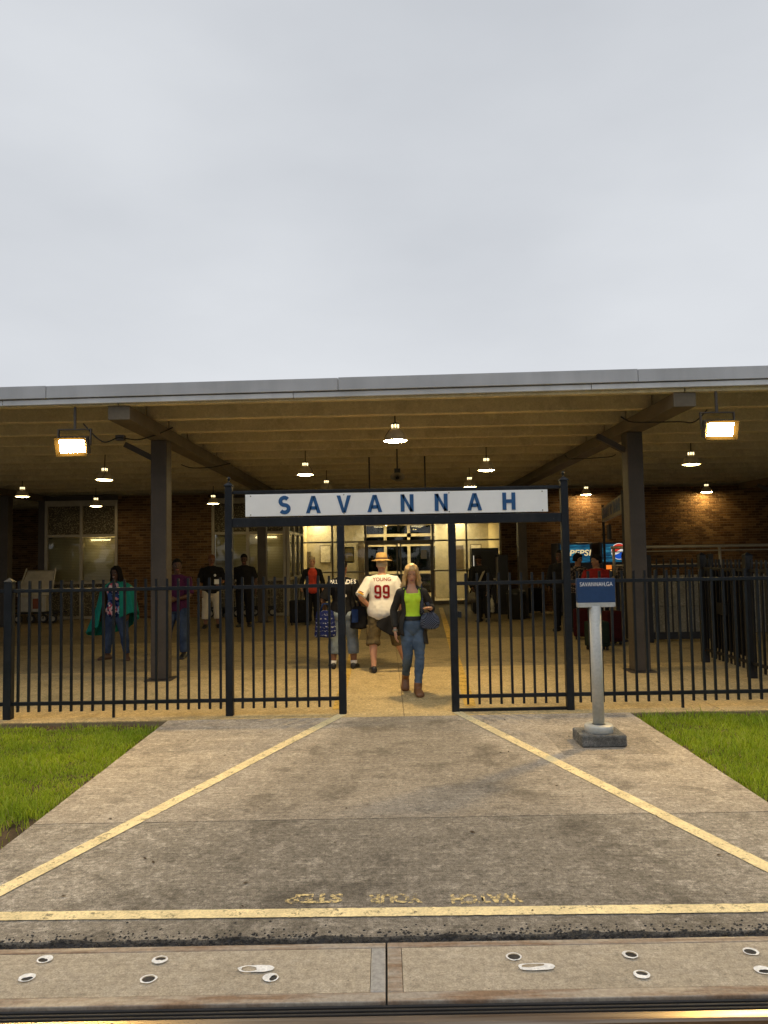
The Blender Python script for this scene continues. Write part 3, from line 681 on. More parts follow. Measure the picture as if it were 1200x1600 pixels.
MB().box(X0 + PW/2 + .001, X3 - PW/2 - .001, YG - .02, YG + .02, 2.442, 2.478).build('top_rail', m_fence, portal, bevel=0.004)
for xa, xb in ((X0 + PW/2 + .001, X1 - PW/2 - .001), (X2 + PW/2 + .001, X3 - PW/2 - .001)):
    rail_(portal, xa, xb, YG, ZT); rail_(portal, xa, xb, YG, ZL)
    n = 9; s = (xb - xa) / (n + .6)
    for k in range(n):
        picket(portal, xa + s * (k + .8), YG, ZK0, ZK1)
MB().box(X2 + PW/2 + .002, X3 - PW/2 - .002, YG - .02, YG + .02, 0.006, 0.032).build('bottom_track', m_fence, portal)
p = D(716, 960, YG); MB().box(X2 + .044, X2 + .085, YG - .03, YG + .03, p.z - .035, p.z + .035).build('lock_box', m_fence, portal, bevel=0.004)
# sign board hung in the portal
SX0, SX1 = gx(384, 793), gx(855, 783)
sg = thing('station_name_sign', ((SX0 + SX1) / 2, YG, 2.19), 'long white board with spaced blue capitals reading SAVANNAH above the gate', 'sign')
MB().box(SX0, SX1, YG - .028, YG + .018, 2.186, 2.434).build('board', m_white, sg, bevel=0.004)
LET = (('S',445),('A',490),('V',537.5),('A',585.5),('N',636),('N',689),('A',741),('H',794.5))
def letterS():
    pts = []
    for k in range(25):
        t_ = k / 24
        if t_ < .5: a = R(35) + (R(270) - R(35)) * (t_ / .5); pts.append((0.5 + .36 * math.cos(a) * (1 if math.cos(a) < 0 else .95), .715 + .215 * math.sin(a)))
        else: a = R(90) - (R(235)) * ((t_ - .5) / .5); pts.append((0.5 + .38 * math.cos(a), .285 + .215 * math.sin(a)))
    return pts
def stroke_letter(ch, h, w, th, depth=0.006):
    mb = MB()
    def quad(pts): mb.add([(x * w, 0, z * h) for x, z in pts] + [(x * w, depth, z * h) for x, z in pts], [tuple(range(len(pts))), tuple(range(2*len(pts)-1, len(pts)-1, -1))] + [(i, len(pts)+i, len(pts)+(i+1)%len(pts), (i+1)%len(pts)) for i in range(len(pts))])
    tw = th / w; tz = th / h
    if ch == 'A':
        a = tw * .98
        quad([(0,0),(a,0),(.5+.02,.80),(.5+a*.52,1),(.5-a*.52,1)]); quad([(1-a,0),(1,0),(.5+a*.52,1),(.5+.01,.97),(.5-.02,.80)][:5]); quad([(.24,.20),(.76,.20),(.70,.20+tz*.9),(.30,.20+tz*.9)])
    elif ch == 'V':
        a = tw * .98
        quad([(0,1),(.5-a*.5,0),(.5+a*.5,0),(.5+.02,.2),(a,1)]); quad([(1,1),(1-a,1),(.5-.02,.2),(.5,.01),(.5+a*.5,0)])
    elif ch == 'N':
        quad([(0,0),(tw,0),(tw,1),(0,1)]); quad([(1-tw,0),(1,0),(1,1),(1-tw,1)]); quad([(tw*.9,1),(.02+tw*.1,1),(1-tw*.95,0),(1-tw*.1,0)])
    elif ch == 'H':
        quad([(0,0),(tw,0),(tw,1),(0,1)]); quad([(1-tw,0),(1,0),(1,1),(1-tw,1)]); quad([(tw,.5-tz*.48),(1-tw,.5-tz*.48),(1-tw,.5+tz*.48),(tw,.5+tz*.48)])
    elif ch == 'S':
        P = [(x, z) for x, z in letterS()]; L, Rr = [], []
        for i, (x, z) in enumerate(P):
            x0, z0 = P[max(i-1,0)]; x1, z1 = P[min(i+1,len(P)-1)]; dx, dz = (x1-x0)*w, (z1-z0)*h; l = math.hypot(dx, dz); nx, nz_ = -dz/l, dx/l
            L.append((x + nx*th/2/w, z + nz_*th/2/h)); Rr.append((x - nx*th/2/w, z - nz_*th/2/h))
        for i in range(len(P)-1): quad([L[i], Rr[i], Rr[i+1], L[i+1]])
    return mb
for bxx in (SX0 + .06, SX0 + 1.1, SX1 - 1.1, SX1 - .06):
    for bz_ in (2.205, 2.415): mb = MB(); mb.ball((bxx, YG - .029, bz_), .008, .004, .008, 8, 5); mb.build('bolt', m_galv, sg, True)
for k, (ch, px) in enumerate(LET):
    cx = gx(px, 788); lh = 0.192; lw = {'S':.125,'A':.165,'V':.160,'N':.145,'H':.145}[ch]
    mb = stroke_letter(ch, lh, lw, 0.043); me = mb.mesh(); me.transform(Matrix.Translation((cx - lw/2, YG - .028 - .005 - .0004 * k, 2.214)))
    mesh_obj('letter', me, m_blue, sg)

def fence_run(label, xa, xb, y, feet=(), group='fence along the platform edge', end_post=None):
    th = thing('picket_fence', ((xa + xb) / 2, y, 0), label, 'fence', group=group)
    rail_(th, xa, xb, y, ZT); rail_(th, xa, xb, y, ZL)
    return th
XL = gx(13, 1115)
fl = fence_run('black picket fence left of the gate, before the shawled woman', XL + .045, X0 - .043, YG)
n = 20; s = (X0 - .043 - XL - .045) / n
for k in range(n):
    x = XL + .045 + s * (k + .5); picket(fl, x, YG, 0.0 if k == 9 else ZK0, ZK1)
post(fl, XL, YG, 1.50, .088); finial(fl, XL, YG, 1.50, .08, False)
f2 = fence_run('black picket fence stretch beyond the left edge of the picture', XL - 3.9, XL - .055, YG)
for k in range(31): picket(f2, XL - .12 - .1235 * k, YG, ZK0, ZK1)
fr_ = fence_run('black picket fence right of the gate, behind the blue station sign', X3 + .043, X3 + 4.2, YG)
for k in range(33): picket(fr_, X3 + .118 + .1245 * k, YG, 0.0 if k in (9, 25) else ZK0, ZK1)

# fence beside the subway stairs
XS = 4.90
sf = thing('picket_fence', (XS, 9.9, 0), 'dense black picket fence running back from the front fence at the right', 'fence', group='fences around the subway stairs')
for yc in (8.55, 9.98, 11.42): post(sf, XS, yc, 1.63, .1, m=m_fence2); finial(sf, XS, yc, 1.63, .09, False)
for ya, yb in ((8.6, 9.93), (10.03, 11.37)):
    for z in (1.44, 0.2): MB().box(XS - .018, XS + .018, ya, yb, z - .02, z + .02).build('rail', m_fence2, sf)
    for k in range(11): picket(sf, XS, ya + .06 + .121 * k, .10, 1.58, PKM2)
MB().box(XS - .035, XS + .02, 10.6, 10.9, .78, .95).build('lock_plate', m_fence2, sf)
for ya, yb in ((8.62, 9.91), (10.05, 11.35)):
    for k in range(10): picket(sf, XS + .04, ya + .12 + .121 * k, .10, 1.50, PKM2)
MB().box(XS + .06, XS + .07, 10.06, 11.34, .25, 1.40).build('screen_sheet', m_fence2, sf)
sf2 = thing('picket_fence', (5.5, 13.9, 0), 'black picket gate with heavy bottom rail before the pale concrete wall', 'fence', group='fences around the subway stairs')
xa, xb = D(1017, 1000, 13.9).x, D(1094, 1000, 13.9).x + .25
for x in (xa, xb): post(sf2, x, 13.9, 1.64, .09, m=m_fence2)
post(sf2, xa - .12, 13.95, 1.64, .08, m=m_fence2)
MB().box(xa + .046, xb - .046, 13.88, 13.92, 1.40, 1.45).build('rail', m_fence2, sf2); MB().box(xa + .046, xb - .046, 13.88, 13.92, .06, .19).build('bottom_rail', m_fence2, sf2)
for k in range(8): picket(sf2, xa + .16 + .135 * k, 13.9, .19, 1.56, PKM2)
# pale subway stair enclosure with pipe rails
enc = thing('subway_enclosure', (7, 15.2, 0), 'low pale concrete wall around the subway stairs with pipe handrails', 'wall')
for k in range(5):
    x = 4.95 + k * .95
    for j in range(2): MB().box(x + .004, x + .946, 15.2, 15.4, .012 + j * .56, .565 + j * .56).build('concrete_panel', m_wallconc, enc, bevel=0.006)
MB().box(4.95, 9.7, 15.18, 15.42, 1.137, 1.20).build('coping', m_wallconc, enc)
MB().box(4.93, 5.13, 15.42, 19.0, 0.0, 1.15).build('side_wall', m_wallconc, enc)
for z, r_ in ((1.79, .032), (1.70, .012), (1.42, .02)): MB().tube([(4.7, 15.3, z), (10.6, 15.3, z)], r_, 10).build('handrail', m_galv, enc, smooth=True)
for x in (4.75, 6.95, 9.1): MB().tube([(x, 15.3, 1.2), (x, 15.3, 1.77)], .03, 10).build('rail_post', m_galv, enc, smooth=True)
# SUBWAY TO TRAINS sign
pA = Vector((5.75, 19.3, 0)); pB = Vector((4.75, 14.6, 0)); zA0, zA1 = D(931, 816, 19.3).z, D(931, 794, 19.3).z
ss = thing('subway_sign', (pA.x, pA.y, 0), 'slanting board reading SUBWAY TO TRAINS on dark poles by the brown column', 'sign')
d_ = (pB - pA).normalized(); nrm = Vector((d_.y, -d_.x, 0))
m_olive = simple('dull_sign_board', (0.30,0.28,0.20), 0.5)
MB().bar(pA + Vector((0,0,(zA0+zA1)/2)), pB + Vector((0,0,(zA0+zA1)/2)), .06, zA1 - zA0).build('board', m_olive, ss)
me = text_mesh('SUBWAY TO TRAINS', .34, .012, .003); xs = [v.co.x for v in me.vertices]; k = 4.3 / (max(xs) - min(xs))
mid = (pA + pB) / 2; fl_n = nrm if nrm.x < 0 else -nrm
rot = Matrix(((d_.x, 0, fl_n.x, 0), (d_.y, 0, fl_n.y, 0), (0, 1, 0, 0), (0, 0, 0, 1)))
me.transform(Matrix.Translation(mid + fl_n * .034 + Vector((0,0,(zA0+zA1)/2))) @ rot @ Matrix.Diagonal((k, 1, 1, 1)))
mesh_obj('lettering', me, m_blue, ss)
MB().tube([(pA.x, pA.y, 0), (pA.x, pA.y, zA1 + .08)], .035, 10).build('pole', m_dark, ss); MB().tube([(pB.x, pB.y, 0), (pB.x, pB.y, zA1 + .08)], .035, 10).build('pole', m_dark, ss)
q = pA + d_ * 1.2; MB().bar(q + Vector((0,0,zA0-.3)), q + d_ * .7 + Vector((0,0,zA0-.3)), .05, .35).build('arrow_plate', m_dark, ss)

m_pad = concrete('patched_footing_concrete', (0.31,0.27,0.215), (0.25,0.215,0.17), (0.39,0.34,0.275), 0.4, 0.2, 0.3, 7.0, None, 0.6, 1.0)
# station sign on a post in the walkway
pb = G(939, 1163); bx, by = pb.x, pb.y + .05
st = thing('station_sign_post', (bx, by, 0), 'grey post with blue panel reading SAVANNAH,GA on a dark concrete block', 'sign')
a_, b_ = G(882, 1180), G(1018, 1152); MB().box(a_.x, b_.x - .05, a_.y, by + .42, -.05, .0022).build('footing_pad', m_pad, st)
MB().box(bx - .2, bx + .2, by - .17, by + .17, 0.004, .105).build('concrete_block', m_block, st, bevel=0.012)
mb = MB(); mb.lathe([(.125,.1055),(.128,.11),(.128,.155),(.12,.168),(.06,.171)], (bx, by, 0), 32); mb.build('collar', m_silver, st, smooth=True)
mb = MB(); mb.lathe([(.052,.16),(.052,1.24)], (bx - .0, by, 0), 28, True); mb.build('post', m_silver, st, smooth=True)
pz0, pz1 = 1.235, 1.49; px0, px1 = D(901, 930, by).x, D(960, 930, by).x
MB().box(px0, px1, by - .03, by + .03, pz0 + .035, pz1).build('blue_panel', m_signblue, st, bevel=0.003)
MB().box(px0 + .003, px1 - .003, by - .036, by + .036, pz0 - .008, pz0 + .0335).build('tray', m_silver, st, bevel=0.003)
me = text_mesh('SAVANNAH,GA', .054, .0, .0006); xs = [v.co.x for v in me.vertices]; k = .30 / (max(xs) - min(xs))
me.transform(Matrix.Translation(((px0 + px1) / 2, by - .0312, pz1 - .055)) @ UPR @ Matrix.Diagonal((k, 1, 1, 1))); mesh_obj('lettering', me, m_whiteprint, st)

# =================================================================== terminal walls
BL, BH, BJ = 0.2, 0.0645, 0.0095
BRK = {}
def brick_box(l, h, pr=0.010):
    mb = MB(); b = .003
    mb.add([(0,0,0),(l,0,0),(l,0,h),(0,0,h),(b,-pr,b),(l-b,-pr,b),(l-b,-pr,h-b),(b,-pr,h-b)], [(4,5,6,7),(0,1,5,4),(1,2,6,5),(2,3,7,6),(3,0,4,7)]); return mb
BRM = brick_box(BL, BH).mesh('brick'); BRM.materials.append(m_brick)
def brick_wall(label, xa, xb, y, z0, z1, focus, holes=(), group='brick walls of the station'):
    """front face at y; bricks stand proud of the mortar; the 300 nearest 'focus' are single objects"""
    th = thing('brick_wall', ((xa + xb) / 2, y, z0), label, 'wall', group=group)
    MB().box(xa, xb, y, y + .25, z0, z1).build('mortar_core', m_mortar, th)
    L = []; r = 0; z = z0 + BJ
    while z + BH < z1:
        x = xa + (0 if r % 2 == 0 else -(BL + BJ) / 2)
        while x < xb:
            a, b = max(x, xa), min(x + BL, xb)
            if b - a > .03 and not any(h[0] < (a + b) / 2 < h[1] and h[2] < z < h[3] for h in holes): L.append((a, b, z))
            x += BL + BJ
        z += BH + BJ; r += 1
    fx, fz_, wx, wz = focus
    L.sort(key=lambda q: ((q[0] - fx) / wx) ** 2 + ((q[2] - fz_) / wz) ** 2)
    inv = wmat(th).inverted(); rest = MB(); cnt = 0
    for a, b, z in L:
        if cnt < 300 and b - a > BL - .002:
            o = bpy.data.objects.new('brick', BRM); link(o, th); o.matrix_basis = inv @ Matrix.Translation((a, y + random.uniform(-.001, .001), z)); cnt += 1
        else:
            mb = brick_box(b - a, BH); rest.add([(v[0] + a, v[1] + y, v[2] + z) for v in mb.v], mb.f)
    if rest.v: tag(rest.build('brickwork', m_brick, th), kind='stuff')
    return th
YW = 21.45
xw = lambda px, py=870, y=YW: D(px, py, y).x
ZC = 3.59
w1a, w1b = xw(70), xw(184); w2a, w2b = xw(331), xw(447)
brick_wall('brown brick wall behind the left canopy column, between the two windows', w1b + .005, w2a - .005, YW, 0, ZC, (xw(230), 1.6, 1.0, 1.0))
brick_wall('dark brick wall of the recess at the left picture edge', -38, w1a - .005, 26.3, 0, ZC, (D(40,860,26.3).x, 2, 1.4, 1.0))
MB().box(w1a - .25, w1a - .006, YW + .02, 26.29, 0, ZC)
brick_wall('long brick wall behind the drinks machines, lit by pendant lamps', xw(812), 38, YW, 0, ZC, (xw(1010), 2.55, 2.6, .75))
# ---- windows
def window_unit(label, xa, xb, xm, blind_split):
    th = thing('window_unit', ((xa + xb) / 2, YW, 0), label, 'window', group='windows of the station')
    z = [0.05, 1.06, 2.42, 3.33]; f = .085; y0, y1 = YW - .03, YW + .09
    for x, w in ((xa, f), (xm - f / 2, f), (xb - f, f)): MB().box(x, x + w, y0, y1, 0.0, z[3] + .12).build('mullion', m_alu, th, bevel=0.004)
    for (p, q) in ((xa + f + .001, xm - f / 2 - .001), (xm + f / 2 + .001, xb - f - .001)):
        for i, zz in enumerate(z):
            MB().box(p, q, y0 + .003, y1 - .003, zz - .04, zz + (.04 if i < 3 else .12)).build('transom', m_alu, th, bevel=0.003)
        MB().box(p, q, YW + .03, YW + .06, z[0] + .041, z[1] - .041).build('aggregate_panel', m_agg, th)
        MB().box(p, q, YW + .03, YW + .06, z[2] + .041, z[3] - .041).build('aggregate_panel', m_agg, th)
        MB().box(p, q, YW + .03, YW + .038, z[1] + .041, z[2] - .041).build('pane', m_glass, th)
        bb = MB(); zt = z[2] - .05; n_ = 46; hh = (zt - z[1] - .06) / n_
        for k in range(n_): 
            za = z[1] + .05 + k * hh; bb.add([(p, YW + .085, za), (q, YW + .085, za), (q, YW + .10, za + hh * .95), (p, YW + .10, za + hh * .95)], [(0,1,2,3)])
        bb.build('blind', m_blind, th)
    MB().tube([(xm + .2, YW + .22, z[2] - .12), (xb - .3, YW + .22, z[2] - .12)], .02, 8).build('tube_lamp', m_tube, th)
    MB().box(xa, xb, YW + .5, YW + .55, 0, ZC).build('back_wall', m_room, th)
    MB().box(xa, xb, YW + .1, YW + .5, ZC - .1, ZC).build('head_box', m_alu, th)
    return th
m_room = simple('cream_room_wall', (0.62,0.52,0.29), 0.8, 0, 0.06, 1.0, 0, 60, 'World')
window_unit('tan framed window over pebble panels, beside the baggage carts', w1a, w1b, xw(127), True)
window_unit('tan framed window over pebble panels, behind the two men in black', w2a, w2b, xw(387), True)
# wall above windows
for k, (a, b) in enumerate(((w1a, w1b), (w2a, w2b))):
    tag(MB().box(a, b, YW + .01, YW + .2, 3.455, ZC).build('wall', m_column), kind='structure')
tag(MB().box(w1a - .2, w1a - .004, YW + .0, 26.28, 0, ZC).build('wall', m_column), kind='structure')
# ---- recessed entrance
YS = 25.2
xe = lambda px, py=900: D(px, py, YS).x
# glazed return wall on the left of the recess
rw = thing('glazed_side_wall', (w2b, YW, 0), 'narrow glazed side wall turning back to the entrance', 'wall')
xr = w2b + .01
for y in (YW + .0, YW + 1.2, YW + 2.4, YS - .1): MB().box(xr, xr + .09, y, y + .09, 0, 3.45).build('mullion', m_alu, rw, bevel=0.004)
for y in (YW + .09, YW + 1.29, YW + 2.49):
    y2 = {YW + .09: YW + 1.2, YW + 1.29: YW + 2.4, YW + 2.49: YS - .1}[y]
    for z in (.06, 1.06, 2.42, 3.38): MB().box(xr + .003, xr + .087, y + .001, y2 - .001, z - .04, z + .04).build('transom', m_alu, rw)
    MB().box(xr + .03, xr + .06, y, y2, .1, 1.02).build('aggregate_panel', m_agg, rw); MB().box(xr + .03, xr + .06, y, y2, 2.46, 3.34).build('aggregate_panel', m_agg, rw)
    MB().box(xr + .04, xr + .046, y, y2, 1.1, 2.38).build('pane', m_glass_dark, rw)
MB().box(xr - .3, xr - .02, YW + .56, YS - .1, 0, 3.5).build('inner_wall', m_room, rw)
xe0, xe1 = xe(468), xe(783)
tag(MB().box(xr, xe0 - .005, YS - .1 + .2, YS + .25, 0, ZC).build('wall', m_column), kind='structure')
tag(MB().box(xr, xw(812), YS - .05, YS + .2, 3.05, ZC).build('wall', m_column), kind='structure')
brick_wall('brick pier between the glass entrance and the dark kiosks', D(784.5, 880, YW + 1.2).x, xw(812) + .4, YW + 1.2, 0, ZC, (xe1 + .5, 1.6, 1, 1))
# storefront
sfm = thing('glass_entrance', (0, YS, 0), 'glazed entrance front with sliding doors and lit lobby behind', 'entrance')
zt1, zt2 = D(600, 846, YS).z, 3.05
vm = [xe(p) for p in (468, 520, 572, 677, 730, 783)]
for i, x in enumerate(vm): MB().box(x - .03, x + .03, YS - .06, YS + .06, 0, zt2).build('mullion', m_bronze, sfm)
MB().box(xe(624) - .04, xe(624) + .04, YS - .05, YS + .05, 2.5, zt2).build('mullion', m_bronze, sfm)
z3 = D(600, 893, YS).z
for i in range(5):
    a, b = vm[i] + .031, vm[i+1] - .031
    MB().box(a, b, YS - .05, YS + .05, zt1 - .025, zt1 + .025).build('transom', m_bronze, sfm)
    if i != 2:
        MB().box(a, b, YS - .05, YS + .05, z3 - .025, z3 + .025).build('transom', m_bronze, sfm); MB().box(a, b, YS - .05, YS + .05, 0, .12).build('sill', m_bronze, sfm)
        MB().box(a, b, YS - .004, YS + .004, .121, z3 - .026).build('pane', m_glass, sfm); MB().box(a, b, YS - .004, YS + .004, z3 + .026, zt1 - .026).build('pane', m_glass, sfm)
    MB().box(a, b, YS - .004, YS + .004, zt1 + .026, zt2).build('pane', m_glass, sfm)
a, b = vm[2] + .031, vm[3] - .031; mid_ = xe(624)
MB().box(a, b, YS - .09, YS + .05, 2.12, 2.2).build('door_header', m_bronze, sfm, bevel=0.005)
for xa, xb in ((a, mid_ - .03), (mid_ + .03, b)):
    dr = MB(); f = .055
    dr.box(xa, xa + f, YS - .03, YS + .03, .02, 2.118); dr.box(xb - f, xb, YS - .03, YS + .03, .02, 2.118); dr.box(xa + f, xb - f, YS - .03, YS + .03, .02, .22); dr.box(xa + f, xb - f, YS - .03, YS + .03, 2.05, 2.118); dr.box(xa + f, xb - f, YS - .03, YS + .03, 1.0, 1.05)
    do = dr.build('sliding_door', m_bronze, sfm); MB().box(xa + f, xb - f, YS - .004, YS + .004, .221, .999).build('pane', m_glass, do); MB().box(xa + f, xb - f, YS - .004, YS + .004, 1.051, 2.049).build('pane', m_glass, do)
MB().box(mid_ - .35, mid_ - .12, YS - .12, YS - .092, 2.22, 2.27).build('door_sensor', m_dark, sfm); mb = MB(); mb.ball((mid_ + .35, YS - .1, 2.36), .08); mb.build('camera_dome', m_dark, sfm, smooth=True)
MB().box(mid_ + .75, mid_ + .95, YS - .008, YS - .006, 1.55, 1.85).build('notice', m_whiteprint, sfm)
# lobby
m_part = simple('pale_partition', (0.46,0.42,0.31), 0.7, 0, 0.1, 1.2, 0, 60, 'World')
m_lobbyfloor = simple('lobby_floor', (0.28,0.24,0.16), 0.35, 0, 0.1, 2, 0, 60, 'World')
LX0, LX1, LY1 = xe0 - .02, xe1 + .02, 30.6
for nm, bx_, mt in (('floor', (LX0, LX1, YS + .07, LY1, -.02, .006), m_lobbyfloor), ('ceiling', (LX0, LX1, YS + .07, LY1, 3.0, 3.04), m_room), ('wall', (LX0 - .15, LX0, YS + .07, LY1, 0, 3.04), m_room), ('wall', (LX1, LX1 + .15, YS + .25, LY1, 0, 3.04), m_room)):
    tag(MB().box(*bx_).build(nm, mt), kind='structure')
for k, (px, py, lab) in enumerate(((497, 823, 'lit ceiling panel over the left side of the lobby'), (592, 827, 'lit ceiling panel just left of the lobby middle'), (663, 825, 'lit ceiling panel just right of the lobby middle'), (715, 822, 'lit ceiling panel over the right side of the lobby'))):
    p = D(px, py, 27.6); th = thing('ceiling_light', (p.x, 27.6, 2.96), lab, 'ceiling light', group='lobby ceiling lights')
    MB().box(p.x - .3, p.x + .3, 27.0, 28.2, 2.97, 2.999).build('frame', m_alu, th); MB().box(p.x - .27, p.x + .27, 27.03, 28.17, 2.962, 2.9695).build('diffuser', m_tube, th)
for xa_, xb_, yy in ((LX0, xe(566), 27.9), (xe(690), LX1, 28.2)):
    tag(MB().box(xa_ + .002, xb_, yy, yy + .12, .007, 2.995).build('wall', m_part), kind='structure')
for px in (600, 655):
    p = D(px, 830, 29.6); th = thing('ceiling_light', (p.x, 29.6, 2.96), 'ceiling panel added to brighten the deep lobby, %s of the pair over the rear doors' % ('left' if px < 620 else 'right'), 'ceiling light', group='lobby ceiling lights')
    MB().box(p.x - .45, p.x + .45, 29.2, 29.9, 2.97, 2.999).build('frame', m_alu, th); MB().box(p.x - .42, p.x + .42, 29.23, 29.87, 2.962, 2.9695).build('diffuser', m_tube, th)  # pair added to brighten the rear doors and the lobby before them
m_paleframe = simple('pale_door_frame', (0.55,0.47,0.30), 0.5)
# far end of the lobby: second glazed front with doors, dim street side beyond
bk = thing('rear_glass_front', (0, LY1, 0), 'far glazed doors of the lobby seen through the entrance', 'entrance')
for k in range(8):
    x = LX0 + .05 + (LX1 - LX0 - .1) * k / 7
    MB().box(x - .06, x + .06, LY1 - .05, LY1 + .05, 0, 3.0).build('mullion', m_paleframe, bk)
    if k < 7:
        x2 = LX0 + .05 + (LX1 - LX0 - .1) * (k + 1) / 7
        for z in (.06, .95, 2.1, 2.5, 2.96): MB().box(x + .061, x2 - .061, LY1 - .045, LY1 + .045, z - .06, z + .06).build('transom', m_paleframe, bk)
        MB().box(x + .061, x2 - .061, LY1 - .004, LY1 + .004, .1, 2.92).build('pane', m_glass_dark, bk)  # panes darkened: shade of the street side put into the tint
m_paleframe = simple('pale_door_frame', (0.55,0.47,0.30), 0.5); m_wood2 = simple('dark_panel', (0.11,0.085,0.05), 0.5, 0, .3, 6); m_paper = simple('notice_paper', (0.66,0.62,0.52), 0.7, 0, .25, 14)
m_hedge = simple('dark_hedge_leaf', (0.035,0.06,0.025), 0.8, 0, 0.5, 3, 0.8, 12, 'World', 0.2, 0.5)
mb = MB(); mb.grid(lambda u, v: (-9 + 18 * u, 44 + 1.1 * noise.noise((u * 22, v * 8, 0)), 5.2 * v + .5 * noise.noise((u * 30, 1, 0)) * v), 120, 30)
tag(mb.build('hedge', m_hedge), 'dark green hedge dimly seen through the lobby to the street', 'hedge', kind='stuff')
# pictures and notices on the lobby partitions
def poster(px0, px1, py0, py1, y, label, m):
    a_, b_ = D(px0, py1, y), D(px1, py0, y); th = thing('wall_poster', ((a_.x + b_.x) / 2, y, a_.z), label, 'poster')
    MB().box(a_.x, b_.x, y - .02, y - .001, a_.z, b_.z).build('frame', m_bronze, th); MB().box(a_.x + .03, b_.x - .03, y - .024, y - .0205, a_.z + .03, b_.z - .03).build('sheet', m, th)
poster(476, 486, 862, 905, 27.88, 'tall dark framed poster inside the lobby left of the red topped woman', m_wood2)
poster(500, 517, 852, 880, 27.88, 'pale framed notice inside the lobby above the red topped woman', m_paper)
poster(735, 752, 850, 872, 28.18, 'pale framed notice inside the lobby above the wide black kiosk', m_paper)
poster(712, 724, 852, 890, 28.18, 'narrow dark poster inside the lobby right of the gate opening', m_wood2)
tag(MB().box(xe(556), xe(566) , 27.86, 27.885, .01, 2.2).build('lobby_door', m_wood2), 'dark narrow door leaf at the edge of the left lobby partition', 'door')
# lobby furniture
def counter(label, x, y, w, d, h, m, top):
    th = thing('lobby_counter', (x, y, 0), label, 'counter'); MB().box(x - w/2, x + w/2, y - d/2, y + d/2, .008, h).build('cabinet', m, th, bevel=0.01); MB().box(x - w/2 - .03, x + w/2 + .03, y - d/2 - .03, y + d/2 + .03, h + .001, h + .04).build('top', top, th, bevel=0.006); return th
m_wood = simple('brown_laminate', (0.10,0.055,0.03), 0.5)
counter('brown counter inside the lobby behind the right glass panes', xe(708), 29, .7, 1.2, 1.05, m_wood, m_alu)
fr = thing('wall_notice_frame', (xe(545), YS + .5, 1.5), 'framed notice board hung inside the left lobby glass', 'notice board')
MB().box(xe(537), xe(553), YS + .5, YS + .53, 1.45, 2.0).build('frame', m_dark, fr); MB().box(xe(538.5), xe(551.5), YS + .493, YS + .499, 1.5, 1.95).build('sheet', m_room, fr)

# =================================================================== kiosks, machines, carts
kx0, kx1 = D(737, 860, 21.0).x, D(779, 860, 21.0).x
kk = thing('dark_kiosk', ((kx0 + kx1) / 2, 21.0, 0), 'wide black kiosk cabinet with a pale strip left of it, by the brick pier', 'kiosk')
MB().box(kx0, kx1, 21.0, 21.5, .06, 1.86).build('cabinet', m_blackplastic, kk, bevel=0.015); MB().box(kx0 + .05, kx1 - .05, 21.03, 21.45, 0.0, .06).build('plinth', m_dark, kk)
MB().box(kx0 + .04, kx0 + .06, 20.992, 20.999, 1.35, 1.65).build('light_strip', emit('kiosk_strip_glow', (0.9,0.85,0.7), 0.6), kk); MB().box(kx0 + .12, kx1 - .08, 20.97, 20.999, .95, 1.0).build('shelf', m_alu, kk)
MB().box(kx0 + .1, kx1 - .1, 20.99, 20.999, 1.1, 1.75).build('screen', m_dark, kk)
k2 = D(785.5, 880, 20.6).x; kb = thing('dark_kiosk', (k2, 20.6, 0), 'narrow black cabinet beside the wide kiosk', 'kiosk')
MB().box(k2 - .13, k2 + .15, 20.6, 21.0, .0, 1.66).build('cabinet', m_blackplastic, kb, bevel=0.012); MB().box(k2 - .15, k2 - .135, 20.59, 20.9, .3, 1.6).build('edge_trim', m_alu, kb)
bn = D(807, 955, 19.2); bt = thing('waste_bin', (bn.x, bn.y, 0), 'black waste bin standing before the brick pier', 'bin')
mb = MB(); mb.lathe([(.2,0),(.23,.02),(.25,.62),(.26,.64),(.26,.68)], (bn.x, 19.2, 0), 24, True); mb.build('drum', m_blackplastic, bt, smooth=True); mb = MB(); mb.lathe([(.262,.681),(.25,.72),(.15,.78),(.002,.79)], (bn.x, 19.2, 0), 24, True); mb.build('lid', m_dark, bt, smooth=True)

